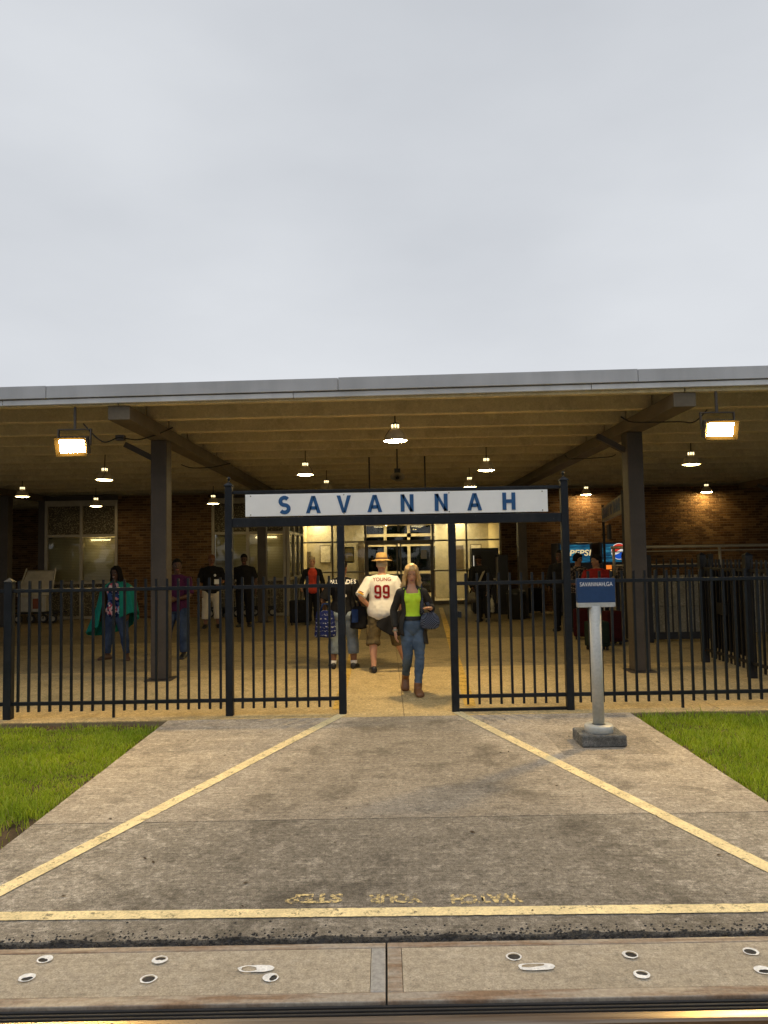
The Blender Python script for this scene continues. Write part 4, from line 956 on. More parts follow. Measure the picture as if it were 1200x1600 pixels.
def vending(px0, px1, y, label, roundel):
    x0, x1 = D(px0, 880, y).x, D(px1, 880, y).x; th = thing('drinks_machine', ((x0 + x1) / 2, y, 0), label, 'vending machine', group='drinks machines against the brick wall')
    z1 = 1.95
    MB().box(x0, x1, y, y + .8, .1, z1).build('cabinet', m_vend, th, bevel=0.01)
    for x in (x0 + .08, x1 - .08):
        MB().box(x - .04, x + .04, y + .05, y + .13, 0, .1).build('foot', m_dark, th)
    t = NT('machine_front_glow'); co = t.coord('World'); sp = t.new('ShaderNodeSeparateXYZ'); t.l.new(co, sp.inputs[0])
    c = t.ramp(t.noise(t.coord('World', (1.2, 1, 7)), 2.2, 5, 0.6), [(0.35, (0.0,0.02,0.06)), (0.55, (0.01,0.11,0.20)), (0.72, (0.05,0.36,0.5))])
    t.b.inputs['Emission Strength'].default_value = 0.75; t.l.new(c, t.b.inputs['Emission Color']); t.fin(c, 0.2)
    pn = MB().box(x0 + .07, x1 - .07, y - .012, y - .002, 1.42, z1 - .05).build('lit_header', t.m, th)
    MB().box(x0 + .07, x1 - .3, y - .008, y - .002, .45, 1.40).build('front_panel', m_vdark, th)
    cols = [((1.0,.25,.03), 1.28), ((1.0,.5,.1), 1.14), ((.05,.75,.35), .98), ((.9,.9,.7), .84), ((1,.2,.1), .70)]
    for c_, z in cols:
        MB().box(x0 + .12, x0 + .30, y - .016, y - .009, z - .055, z + .055).build('button_panel', emit('button_glow', c_, 0.9), th)
    cxm = (x0 + x1) / 2
    wht = emit('logo_white_glow', (0.9,0.9,0.82), 0.7); red = emit('logo_red_glow', (0.8,0.05,0.03), 0.7); blu = emit('logo_blue_glow', (0.01,0.08,0.45), 0.9)
    def disc(cx, cz, r, z0f, z1f, m, yy, nm):
        n = 30; up, lo = [], []
        for i in range(n + 1):
            u = -1 + 2 * i / n; h = math.sqrt(max(0, 1 - u * u)); a_ = min(h, max(-h, z1f(u))); b_ = min(h, max(-h, z0f(u))); up.append((cx + r * u, yy, cz + r * a_)); lo.append((cx + r * u, yy, cz + r * b_))
        mb = MB(); mb.add(lo + up, [(i, i + 1, n + 2 + i, n + 1 + i) for i in range(n)]); mb.build(nm, m, th)
    def globe(cx, cz, r):
        disc(cx, cz, r, lambda u: -1, lambda u: 1, wht, y - .0125, 'logo_disc')
        disc(cx, cz, r * .93, lambda u: .18 + .22 * math.sin(u * 2.6), lambda u: 1, red, y - .0132, 'logo_red'); disc(cx, cz, r * .93, lambda u: -1, lambda u: -.22 + .2 * math.sin(u * 2.6), blu, y - .0132, 'logo_blue')
    if roundel: globe(cxm + .05, 1.70, .22)
    else:
        globe(x0 + .2, 1.68, .13)
        me = text_mesh('PEPSI', .22, .004, .001, shear=.15); xs = [v.co.x for v in me.vertices]; k = .58 / (max(xs) - min(xs))
        me.transform(Matrix.Translation((cxm + .13, y - .014, 1.67)) @ UPR @ Matrix.Diagonal((k, 1, 1, 1))); mesh_obj('logo_lettering', me, emit('logo_text_glow', (1.0,0.78,0.40), 0.7), th)
    return th
m_vend = simple('machine_cabinet', (0.03,0.035,0.05), 0.4); m_vdark = simple('machine_front', (0.01,0.012,0.02), 0.25)
vending(872, 926, 19.9, 'lit blue drinks machine with a brand word across its top', False)
vending(938, 992, 19.9, 'lit blue drinks machine with a red white and blue roundel, half hidden by the column', True)

# baggage carts
m_cart = simple('grey_cart_steel', (0.46,0.43,0.36), 0.5, 0.1)
def wheel(th, c, r, axis='x'):
    mb = MB(); ax = Vector((1,0,0)) if axis == 'x' else Vector((0,1,0)); v = Vector((0,0,1)); u = ax.cross(v)
    mb.loft([(Vector(c) + ax * o_, u, v, r_, r_) for o_, r_ in ((-.03, r*.7), (-.03, r*.95), (-.015, r), (.015, r), (.03, r*.95), (.03, r*.7))], 20); w = mb.build('wheel', m_rubber, th, smooth=False)
    mb = MB(); mb.loft([(Vector(c) + ax * o_, u, v, r_, r_) for o_, r_ in ((-.033, r*.55), (-.034, r*.6), (.034, r*.6), (.033, r*.55))], 16); mb.build('hub', m_galv, w)
def cart(x, y, label, panel=True, s=1.0):
    th = thing('baggage_cart', (x, y, 0), label, 'baggage cart', group='baggage carts near the windows')
    for dx in (-.45, -.15, .2, .5):
        wheel(th, (x + dx * s, y - .32 + (.1 if dx in (-.15, .2) else 0), .13), .115, 'y')
    MB().box(x - .6 * s, x + .62 * s, y - .28, y + .32, .26, .30).build('deck', m_dark, th, bevel=0.01)
    for dx in (-.45, -.15, .2, .5): MB().tube([(x + dx * s, y - .27, .13), (x + dx * s, y - .2, .27)], .016, 8).build('axle_fork', m_dark, th)
    if panel:
        MB().box(x - .5 * s, x + .25 * s, y - .22, y + .2, .31, .75).build('case', m_cart, th, bevel=0.02); MB().box(x - .1, x + .12, y - .235, y - .222, .4, .68).build('label_plate', simple('rust_red_plate', (0.22,0.06,0.02), 0.6), th)
        b = MB(); b.add([(x-.6*s, y-.1, .76), (x+.35*s, y-.1, .76), (x+.27*s, y+.25, 1.42), (x-.48*s, y+.25, 1.42), (x-.6*s, y-.06, .76), (x+.35*s, y-.06, .76), (x+.27*s, y+.29, 1.42), (x-.48*s, y+.29, 1.42)], [(0,1,2,3),(7,6,5,4),(0,4,5,1),(1,5,6,2),(2,6,7,3),(3,7,4,0)]); b.build('tilted_panel', m_cart, th)
        for dx in (-.52, .30): MB().tube([(x + dx * s - (.08 if dx < 0 else -.05), y - .1, .74), (x + dx * s, y + .27, 1.5)], .02, 8).build('panel_post', m_cart, th)
        MB().tube([(x - .55, y + .27, 1.43), (x + .33, y + .27, 1.43)], .02, 8).build('push_bar', m_galv, th)
    else:
        for dx in (-.5, .5): MB().tube([(x + dx * s, y - .2, .3), (x + dx * s, y - .2, .78), (x + dx * s * .9, y + .1, .95)], .014, 8).build('frame_tube', m_galv, th, smooth=True)
        for z in (.55, .78): MB().tube([(x - .5 * s, y - .2, z), (x + .5 * s, y - .2, z)], .012, 8).build('frame_bar', m_galv, th, smooth=True)
        MB().tube([(x - .45 * s, y + .1, .95), (x + .45 * s, y + .1, .95)], .018, 8).build('push_bar', m_galv, th, smooth=True)
        for k in range(7): MB().tube([(x - .42 * s + .14 * s * k, y - .2, .3), (x - .42 * s + .14 * s * k, y - .2, .78)], .007, 6).build('basket_wire', m_galv, th)
p = G(52, 975); cart(p.x, p.y + .4, 'grey baggage cart with a tilted panel before the left window')
p = G(350, 968); cart(p.x - .15, p.y + .9, 'low wire baggage cart behind the man in white trousers', False, .8)
p = G(420, 965); cart(p.x - .35, p.y + .7, 'low wire baggage cart behind the man all in black', False, .8)

# trees added out of view behind the viewer to block low sky light
mb = MB()
rt = random.Random(3)
for i in range(26):
    x = -52 + i * 4.2 + rt.uniform(-1, 1); y = -17 + rt.uniform(-2, 2); h = rt.uniform(8, 12)
    for k in range(60):
        a = rt.uniform(0, 6.28); zz = rt.uniform(.0, 1); r_ = 2.9 * math.sqrt(rt.random()) * (1 - .5 * abs(zz - .45)); s_ = rt.uniform(.5, 1.2)
        c = Vector((x + r_ * math.cos(a), y + r_ * math.sin(a), .4 + zz * h)); n1 = Vector((rt.uniform(-1,1), rt.uniform(-1,1), rt.uniform(-1,1))).normalized(); n2 = n1.orthogonal().normalized(); n3 = n1.cross(n2)
        mb.add([c + n2 * s_, c + n3 * s_ * .8, c - n2 * s_, c - n3 * s_ * .7], [(0,1,2,3)])
tag(mb.build('blocker_trees', m_hedge), 'dark unseen tree line added to block low sky light, mirrored faintly in the glass', 'trees', kind='stuff')
# =================================================================== people
def remesh(mb, voxel=0.008, smooth=6, wrinkle=0.0, wscale=9.0, seed=0.0, stretch=(1,1,.45)):
    me = mb.mesh('tmp'); o = bpy.data.objects.new('tmp', me); TS.collection.objects.link(o)
    r = o.modifiers.new('r', 'REMESH'); r.mode = 'VOXEL'; r.voxel_size = voxel
    s = o.modifiers.new('s', 'SMOOTH'); s.iterations = smooth; s.factor = 0.5
    TVL.update()
    out = bpy.data.meshes.new_from_object(o.evaluated_get(TVL.depsgraph))
    bpy.data.objects.remove(o); bpy.data.meshes.remove(me)
    if wrinkle:
        n_ = len(out.vertices); co = np.empty(n_ * 3); nr = np.empty(n_ * 3, np.float32); out.vertices.foreach_get('co', co); out.vertex_normals.foreach_get('vector', nr)
        co = co.reshape(-1, 3); nr = nr.reshape(-1, 3); sc_ = np.empty(n_)
        for i in range(n_):
            c = co[i]; sc_[i] = 1.1 * (.3 - abs(noise.noise((c[0]*wscale*stretch[0]+seed, c[1]*wscale*stretch[1], c[2]*wscale*stretch[2]*1.6 + c[0]*5)))) * 2 + .7*noise.noise((c[0]*wscale*2.6, c[1]*wscale*2.6+seed, c[2]*wscale*2.2))
        out.vertices.foreach_set('co', (co + nr * (sc_ * wrinkle)[:, None]).ravel()); out.update()
    return out

def cloth(name, c, var=.2, scale=9, rough=.9, pattern=None):
    t = NT(name); co = t.coord('Object')
    if pattern == 'floral':
        vc = t.voro(co, 22, 'F1', 'Color'); g = t.new('ShaderNodeRGBToBW'); t.l.new(vc, g.inputs[0])
        sp = t.new('ShaderNodeSeparateXYZ'); t.l.new(co, sp.inputs[0])
        base = t.ramp(g.outputs[0], [(0.25, (0.02,0.03,0.10)), (0.42, (0.55,0.10,0.14)), (0.58, (0.75,0.45,0.45)), (0.75, (0.8,0.78,0.75))], 'CONSTANT')
        b2 = t.ramp(g.outputs[0], [(0.25, (0.01,0.02,0.08)), (0.45, (0.05,0.10,0.28)), (0.66, (0.35,0.5,0.7)), (0.82, (0.7,0.3,0.33))], 'CONSTANT')
        cc = t.mix(t.ramp(t.noise(co, 3.2, 2), [(0.47, 0), (0.53, 1)]), base, b2)
    elif pattern == 'tweed':
        ck = t.new('ShaderNodeTexChecker'); t.l.new(co, ck.inputs[0]); ck.inputs['Scale'].default_value = 75
        cc = t.mix(ck.outputs[1], c, tuple(min(1, x * 4 + .05) for x in c))
    elif pattern == 'speckle':
        cc = t.ramp(t.noise(co, 30, 2), [(0.52, c), (0.58, (0.28,0.22,0.18))])
    elif pattern == 'denim':
        n = t.noise(co, 5, 4); cc = t.mix(t.ramp(n, [(0.35, 0), (0.7, 1)]), c, tuple(min(1, x * 2.0 + .02) for x in c))
    elif pattern == 'tote':
        sp = t.new('ShaderNodeSeparateXYZ'); t.l.new(co, sp.inputs[0])
        s = t.math('ADD', t.math('MULTIPLY', sp.outputs[2], 16), t.math('MULTIPLY', t.noise(co, 30, 3), 0.7)); fr_ = t.math('FRACT', s)
        cc = t.mix(t.math('MULTIPLY', t.ramp(fr_, [(0.70, 0), (0.74, 1)]), t.ramp(t.noise(co, 34, 3), [(0.52, 0), (0.56, 1)])), c, (0.34,0.36,0.42))
    else:
        lo = tuple(x*(1-var) for x in c); hi = tuple(min(1, x*(1+var)) for x in c); cc = t.ramp(t.noise(co, scale, 4), [(0.3, lo), (0.7, hi)])
    wv = t.noise(t.coord('Object', (1,1,1)), 260, 2); t.bump(wv, 0.25, 0.002)
    return t.fin(cc, rough, 0, Specular_IOR_Level=0.15)
def skin(name, c):
    t = NT(name); co = t.coord('Object'); cc = t.ramp(t.noise(co, 10, 4), [(0.3, tuple(x*.88 for x in c)), (0.7, tuple(min(1, x*1.1) for x in c))])
    return t.fin(cc, 0.5, 0, Specular_IOR_Level=0.35, Subsurface_Weight=0.08)
SK_W = skin('tanned_skin', (0.56,0.30,0.19)); SK_D = skin('dark_skin', (0.075,0.036,0.022)); SK_M = skin('brown_skin', (0.20,0.10,0.06))
m_eye = simple('eye_white', (0.7,0.68,0.64), 0.2); m_iris = simple('eye_dark', (0.015,0.012,0.01), 0.15); m_lip = simple('lip', (0.36,0.10,0.085), 0.45); m_teeth = simple('teeth', (0.75,0.72,0.66), 0.3)

TZ = [.455,.475,.50,.54,.58,.62,.66,.72,.77,.805,.828,.85]
TX_M = [.060,.080,.094,.097,.092,.087,.090,.100,.106,.088,.050,.034]; TY_M = [.050,.062,.070,.073,.068,.063,.064,.070,.070,.058,.046,.038]
TX_F = [.062,.084,.097,.097,.085,.073,.076,.084,.090,.074,.040,.028]; TY_F = [.055,.066,.074,.074,.064,.056,.060,.074,.070,.054,.042,.034]
def lerp(a, b, t): return a + (b - a) * t
def interp(z, Z, X):
    if z <= Z[0]: return X[0]
    for i in range(len(Z) - 1):
        if z <= Z[i+1]: return lerp(X[i], X[i+1], (z - Z[i]) / (Z[i+1] - Z[i]))
    return X[-1]

class Fig:
    """a posed figure in its own frame: faces -Y, person's left is +X, units metres"""
    def __init__(s, H, fem=False, wide=1.0, deep=None, pose=None, head_yaw=0, head_pitch=0, lean=(0,0), hip_shift=(0,0)):
        s.H = H; s.fem = fem; s.w = wide; s.dp = deep or wide; s.lean = lean; s.hs = hip_shift
        sw = .096 if fem else .112
        J = dict(shR=(-sw*(1+(wide-1)*.5),0,.780), shL=(sw*(1+(wide-1)*.5),0,.780), elR=(-.130*wide,.015,.63), elL=(.130*wide,.015,.63), wrR=(-.138*wide,-.03,.475), wrL=(.138*wide,-.03,.475),
                 hpR=(-.052*wide,0,.50), hpL=(.052*wide,0,.50), knR=(-.058*wide,-.008,.275), knL=(.058*wide,-.008,.275), anR=(-.058*wide,.012,.042), anL=(.058*wide,.012,.042), toR=(-.2,-1,0), toL=(.2,-1,0))
        J.update(pose or {}); s.J = {k: Vector(v) for k, v in J.items()}
        for k in ('sh',):
            for q in 'RL':
                s.J[k+q] = s.J[k+q] + Vector((lean[0], lean[1], 0))
        for q in 'RL': s.J['hp'+q] = s.J['hp'+q] + Vector((hip_shift[0], hip_shift[1], 0))
        s.hy, s.hp = head_yaw, head_pitch
        s.hc = Vector((lean[0]*1.15, lean[1]*1.2 - .008, .925))
        s.hm = Matrix.Rotation(R(head_yaw), 3, 'Z') @ Matrix.Rotation(R(head_pitch), 3, 'X')
    def spine(s, z):
        t_ = max(0, (z - .50) / .32); return Vector((lerp(s.hs[0], s.lean[0], t_), lerp(s.hs[1], s.lean[1], t_), z))
    def tr(s, z):
        return (interp(z, TZ, TX_F if s.fem else TX_M) * s.w, interp(z, TZ, TY_F if s.fem else TY_M) * s.dp)
    def torso(s, mb, z0=.455, z1=.85, inf=0.0, flare=0.0, n=14, seat=True):
        rings = []
        for i in range(n + 1):
            z = lerp(z0, z1, i / n); rx, ry = s.tr(z); f = 1 + flare * (1 - i / n) ** 1.5
            if z > .80 and inf: rx, ry = rx + .0, ry
            rings.append((s.spine(z) * s.H, (1,0,0), (0,1,0), rx * s.H * f + inf, ry * s.H * f + inf))
        mb.loft(rings, 20)
        if s.fem and z1 > .75 and z0 < .7:
            for q in (-1, 1): mb.ball((s.spine(.735) + Vector((q * .036 * s.w, -.040 * s.dp, 0))) * s.H, .034*s.H + inf, .032*s.H + inf, .036*s.H + inf)
        if s.fem or True:
            if z0 < .5 and seat:
                for q in (-1, 1): mb.ball((s.spine(.495) + Vector((q * .045 * s.w, .035 * s.dp, 0))) * s.H, .047*s.w*s.H + inf, .043*s.dp*s.H + inf, .045*s.H + inf)
    def limb(s, mb, pts, rad, inf=0.0, t0=0.0, t1=1.0, flare=0.0, n=18):
        pts = [Vector(p) for p in pts]; k = len(pts) - 1; P = []; Q = []
        for i in range(n + 1):
            t_ = lerp(t0, t1, i / n) * k; j = min(int(t_), k - 1); f = t_ - j
            P.append(pts[j].lerp(pts[j+1], f) * s.H); Q.append((rad(lerp(t0, t1, i / n))) * s.H + inf + flare * (i / n) ** 2)
        mb.tube(P, Q, 14)
    def arm(s, mb, q, inf=0.0, t0=0.0, t1=1.0, flare=0.0):
        f = .88 if s.fem else 1.0; f *= 1 + (s.w - 1) * .6
        rad = lambda t_: f * interp(t_, [0, .15, .45, .5, .62, .85, 1], [.033, .031, .026, .024, .0255, .018, .0155])
        s.limb(mb, [s.J['sh'+q], s.J['el'+q], s.J['wr'+q]], rad, inf, t0, t1, flare)
        if t0 == 0: mb.ball(s.J['sh'+q] * s.H, .033*s.H*f + inf); mb.tube([s.spine(.812) * s.H, s.J['sh'+q] * s.H], [.032*s.H + inf*.7, .030*s.H*f + inf*.9], 12)
    def leg(s, mb, q, inf=0.0, t0=0.0, t1=1.0, flare=0.0):
        f = (1.06 if s.fem else 1.0) * (1 + (s.w - 1) * .8)
        rad = lambda t_: f * interp(t_, [0, .2, .45, .5, .65, .8, 1], [.055, .051, .036, .034, .034, .027, .021])
        s.limb(mb, [s.J['hp'+q], s.J['kn'+q], s.J['an'+q]], rad, inf, t0, t1, flare)
    def foot(s, mb, q, inf=0.0, L=.15, heel=True):
        a = s.J['an'+q]; d = s.J['to'+q].copy()
        if d.length < 1e-6: d = Vector((0,-1,0))
        d.normalize(); side = d.cross(Vector((0,0,1))).normalized(); up = side.cross(d).normalized(); H = s.H
        rings = []
        for t_, w_, h_ in ((-.045,.014,.018),(-.035,.021,.026),(0,.024,.030),(.04,.026,.025),(.075,.029,.018),(.095,.026,.013),(.105,.012,.008)):
            t2 = t_ * (L / .15); c = a + d * t2 + up * (h_ - .042)
            rings.append((c * H, side, up, w_ * H + inf, h_ * H + inf * .6))
        mb.loft(rings, 14); mb.tube([a * H, (a - up * .02) * H], .021 * H + inf, 12)
    def hand(s, mb, q, curl=.35, spread=.0, dirv=None, nrm=None):
        w = s.J['wr'+q]; d = Vector(dirv).normalized() if dirv else (w - s.J['el'+q]).normalized(); sx = -1 if q == 'R' else 1
        nm = Vector(nrm) if nrm else Vector((-sx, 0, 0)); nm = (nm - d * nm.dot(d)).normalized(); lat = d.cross(nm) * (1 if q == 'R' else -1)
        H = s.H
        if lat.y > 0 and nrm is None: lat = -lat
        mb.loft([((w + d * t_) * H, lat, nm, a * H, b * H) for t_, a, b in ((-.006,.014,.013),(.012,.019,.012),(.035,.023,.011),(.052,.022,.009))], 12)
        for k in range(4):
            o_ = (1.5 - k) * .0118; ln = (.92, 1.0, .95, .75)[k]; p = w + d * (.050 - .004 * abs(k - 1)) + lat * o_; dd = d.copy(); P = [p - d * .012, p]
            for sg_, l_ in enumerate((.021, .014, .011)):
                dd = (Matrix.Rotation(curl * (.6 + .5 * sg_), 3, d.cross(nm)) @ dd).normalized() if sg_ or curl > .1 else dd; p = p + (dd + lat * (spread * (1.5 - k) * .12)).normalized() * l_ * ln; P.append(p)
            mb.tube([x * H for x in P], [.0058*H, .0056*H, .0052*H, .0048*H, .0040*H], 8)
        p = w + d * .012 + lat * .018; P = [p - lat * .008, p + lat * .010 + d * .010, p + lat * .016 + d * .026 + nm * .004, p + lat * .014 + d * .040 + nm * .008]
        mb.tube([x * H for x in P], [.0075*H, .007*H, .0062*H, .005*H], 8)
    def hpos(s, x, y, z):   # head frame: y forward is -Y
        return (s.hc + s.hm @ Vector((x, y, z))) * s.H
    def head(s, mb, inf=0.0):
        H = s.H; u = s.hm @ Vector((1,0,0)); v = s.hm @ Vector((0,1,0)); rings = []
        for z, rx, ry, oy in ((-.068,.012,.012,-.034),(-.062,.021,.021,-.027),(-.050,.028,.032,-.016),(-.030,.035,.043,-.005),(-.008,.0395,.049,-.001),(.014,.0425,.0535,.003),(.034,.043,.0545,.004),(.052,.038,.048,.004),(.064,.029,.036,.004),(.072,.015,.019,.004),(.074,.004,.005,.004)):
            rings.append((s.hpos(0, oy, z), u, v, rx*H + inf, ry*H + inf))
        mb.loft(rings, 20)
        if not inf:
            mb.loft([(s.hpos(0, y, z), u, s.hm @ Vector((0,0,1)), a*H, b*H) for y, z, a, b in ((-.040,.004,.006,.012),(-.052,-.006,.008,.011),(-.060,-.014,.0085,.008),(-.062,-.018,.004,.004))], 10)   # nose
            for q in (-1, 1): mb.loft([(s.hpos(q * x, .008, -.004), v, s.hm @ Vector((0,0,1)), a*H, b*H) for x, a, b in ((.036,.010,.016),(.044,.011,.017),(.048,.007,.012))], 10)
            for q in (-1, 1): mb.ball(s.hpos(q * .018, -.042, .018), .014*H, .008*H, .006*H)   # brow ridge
        mb.tube([(s.spine(.80)) * H, s.spine(.845) * H, s.hpos(0, .008, -.035)], [.042*H + inf, .031*H + inf, .031*H + inf], 14)

def person(loc, yaw, label, F, skin_m, vox=.009, curl=(.35,.35), handkw=None, group=None):
    th = thing('person', loc, label, 'person', R(yaw), group)
    mb = MB(); F.torso(mb)
    for q in 'RL':
        F.arm(mb, q); F.leg(mb, q); F.foot(mb, q); F.hand(mb, q, curl[0] if q == 'R' else curl[1], **((handkw or {}).get(q, {})))
    F.head(mb)
    mesh_obj('body', remesh(mb, vox, 3), skin_m, th, True, True)
    return th
def part(th, name, mb, m, vox=.009, smooth=5, wr=0.004, ws=9, seed=0.0, stretch=(1,1,.45)):
    return mesh_obj(name, remesh(mb, vox, smooth, wr, ws, seed, stretch), m, th, True, True)
def top(th, F, m, z0=.50, z1=.835, sleeve=.4, inf=.018, flare=.0, vox=.009, name='shirt', wr=.005, sfl=.012, seed=0):
    mb = MB(); F.torso(mb, z0, z1, inf, flare, seat=False)
    if sleeve:
        for q in 'RL': F.arm(mb, q, inf * .9, 0, sleeve, sfl)
    return part(th, name, mb, m, vox, 4, wr, 9, seed)
def trousers(th, F, m, t1=.96, ztop=.585, inf=.014, flare=.0, vox=.009, name='trousers', wr=.004, seed=3):
    mb = MB(); F.torso(mb, .455, ztop, inf, seat=(name != 'cargo_shorts'))
    for q in 'RL': F.leg(mb, q, inf, 0, t1, flare)
    return part(th, name, mb, m, vox, 4, wr, 8, seed, (1,1,1.3))
def shoes(th, F, m, inf=.010, high=0.0, vox=.007, name='shoe'):
    for q in 'RL':
        mb = MB(); F.foot(mb, q, inf)
        if high: F.leg(mb, q, inf + .006, 1 - high, 1.0)
        part(th, name, mb, m, vox, 2, 0)
def face(th, F, smile=False, dark=False, lid=None):
    H = F.H
    for q in (-1, 1):
        mb = MB(); mb.ball(F.hpos(q * .0175, -.0445, .005), .0072*H, .0042*H, .0030*H); e = mb.build('eye', m_eye, th, True, True)
        mb = MB(); mb.ball(F.hpos(q * .0175, -.0475, .0045), .0042*H, .002*H, .0032*H); mb.build('iris', m_iris, e, True, True)
        mb = MB(); mb.tube([F.hpos(q * .0095, -.0475, .0065), F.hpos(q * .0175, -.0492, .0088), F.hpos(q * .0255, -.0435, .0065)], [.0012*H, .0030*H, .0012*H], 8); mb.build('eyelid', lid or m_iris, th, True, True)
        mb = MB(); mb.tube([F.hpos(q * .009, -.0495, .0155), F.hpos(q * .018, -.0475, .0185), F.hpos(q * .027, -.040, .0155)], .0022*H, 6); mb.build('eyebrow', m_iris, th, True, True)
    mb = MB(); mb.tube([F.hpos(-.015, -.0475, -.0335), F.hpos(-.006, -.0535, -.0335), F.hpos(.006, -.0535, -.0335), F.hpos(.015, -.0475, -.0335)], [.002*H, .0038*H, .0038*H, .002*H], 8); mo = mb.build('lips', m_lip, th, True, True)
    if smile: mb = MB(); mb.tube([F.hpos(-.012, -.051, -.0325), F.hpos(0, -.0558, -.0345), F.hpos(.012, -.051, -.0325)], [.002*H, .004*H, .002*H], 8); mb.build('teeth', m_teeth, mo, True, True)
def hair(th, F, m, style, vox=.007, seed=1, length=.20):
    H = F.H; mb = MB(); rnd = random.Random(seed); u = F.hm @ Vector((1,0,0)); v = F.hm @ Vector((0,1,0))
    rings = []
    for z, rx, ry, oy in ((-.028,.030,.024,.030),(-.012,.040,.034,.024),(.008,.0455,.042,.018),(.028,.0475,.050,.011),(.044,.0455,.054,.006),(.060,.038,.047,.004),(.072,.026,.033,.004),(.080,.008,.010,.004)):
        k = 1.0 if style != 'curly' else 1.10
        rings.append((F.hpos(0, oy, z), u, v, rx*H*k, ry*H*k))
    mb.loft(rings, 18)
    if style == 'curly':
        for i in range(70):
            a = rnd.uniform(0, 6.28); zz = rnd.uniform(-.02, .078); r_ = math.sqrt(max(0, 1 - (zz / .082) ** 2)); x = .046 * r_ * math.cos(a); y = .004 + .055 * r_ * math.sin(a)
            if y < -.02 and zz < .035: continue
            mb.ball(F.hpos(x, y, zz), rnd.uniform(.008, .013) * H, n=8, m=5)
    if style in ('long', 'dread'):
        N = 84 if style == 'long' else 60
        for i in range(N):
            a = rnd.uniform(-.62, math.pi + .62)          # sides and back (y>0 is back)
            x, y = math.cos(a), math.sin(a); L = length * rnd.uniform(.72, 1.12); w = rnd.uniform(.004, .009) * (1.25 if style == 'dread' else 1); wv = rnd.uniform(-.012, .012)
            P = [F.hpos(.012 * x, .004 + .012 * y, .078), F.hpos(.040 * x, .006 + .046 * y, .055), F.hpos(.050 * x, .008 + .052 * y, .010), F.hpos(.060 * x + wv, .010 + .058 * y, .010 - L * .45), F.hpos(.066 * x - wv + rnd.uniform(-.012,.012), .006 + .062 * y + rnd.uniform(-.01,.01), .010 - L * .78), F.hpos(.066 * x + wv + rnd.uniform(-.02,.02), .002 + .058 * y, .010 - L)]
            mb.tube(P, [w*H*.8, w*H, w*H, w*H, w*H*.85, w*H*.25], 7)
        for q in (-1, 1):
            for j in range(5): mb.tube([F.hpos(q*.004, -.018, .079), F.hpos(q*(.028 + j*.004), -.040 + j*.008, .050), F.hpos(q*(.043 + j*.002), -.030 + j*.012, .008), F.hpos(q*.048, -.020 + j*.012, -.035), F.hpos(q*(.050 + .004*j), -.016 + j*.012, -.05 - length*.4)], [.006*H, .009*H, .009*H, .008*H, .003*H], 7)
    return part(th, 'hair', mb, m, vox * .8, 1, .003, 40, seed, (1,1,.15))

def strap(th, pts, w, m, name='strap'):
    P = [Vector(p) for p in pts]; mb = MB(); n = len(P)
    rings = []
    for i, p in enumerate(P):
        d = (P[min(i+1,n-1)] - P[max(i-1,0)]).normalized(); s_ = d.cross(Vector((0,1,0)) if abs(d.y) < .8 else Vector((1,0,0))).normalized()
        rings.append((p, s_, d.cross(s_), w, .006))
    mb.loft(rings, 8); return mb.build(name, m, th, True, True)

c_black = cloth('black_cloth', (0.012,0.012,0.014)); c_char = cloth('charcoal_knit', (0.045,0.042,0.036)); c_jean = cloth('faded_jeans', (0.055,0.085,0.13), pattern='denim'); c_djean = cloth('dark_jeans', (0.02,0.035,0.075), pattern='denim')
c_lime = cloth('lime_cotton', (0.62,0.93,0.06), .06); c_white = cloth('white_jersey', (0.78,0.76,0.72), .05); c_olive = cloth('olive_cargo', (0.11,0.085,0.045)); c_teal = cloth('teal_shawl', (0.012,0.20,0.165), .15)
c_red = cloth('coral_red', (0.50,0.06,0.04)); c_dred = cloth('dull_red', (0.20,0.014,0.014)); c_dark_red = cloth('dark_red_luggage', (0.035,0.004,0.005)); c_purp = cloth('purple_shirt', (0.055,0.012,0.045)); c_cream = cloth('cream_trousers', (0.62,0.56,0.46), .06); c_capri = cloth('grey_blue_capri', (0.13,0.16,0.19), pattern='denim')
c_floral = cloth('floral_print', (1,1,1), pattern='floral'); c_tweed = cloth('checked_bag', (0.02,0.025,0.04), pattern='tweed'); c_speck = cloth('speckled_blouse', (0.02,0.018,0.02), pattern='speckle'); c_tote = cloth('blue_tote', (0.012,0.02,0.10), pattern='tote')
l_brown = simple('brown_leather', (0.17,0.075,0.03), 0.5, 0, .3, 10); l_black = simple('black_leather', (0.012,0.012,0.012), 0.4); l_sandal = simple('sandal_leather', (0.09,0.05,0.03), 0.6)
h_black = simple('black_hair', (0.006,0.005,0.0045), 0.8, spec=0.15); h_blond = simple('blonde_hair', (0.58,0.38,0.16), 0.45, 0, .3, 14); h_grey = simple('grey_blond_hair', (0.42,0.34,0.22), 0.6, 0, .3, 14)
c_navy = cloth('navy_blue', (0.015,0.035,0.12)); c_sock = cloth('white_sock', (0.75,0.74,0.72), .04)

def ground_fig(F):   # lowest ankle rests on the floor
    return 0.0

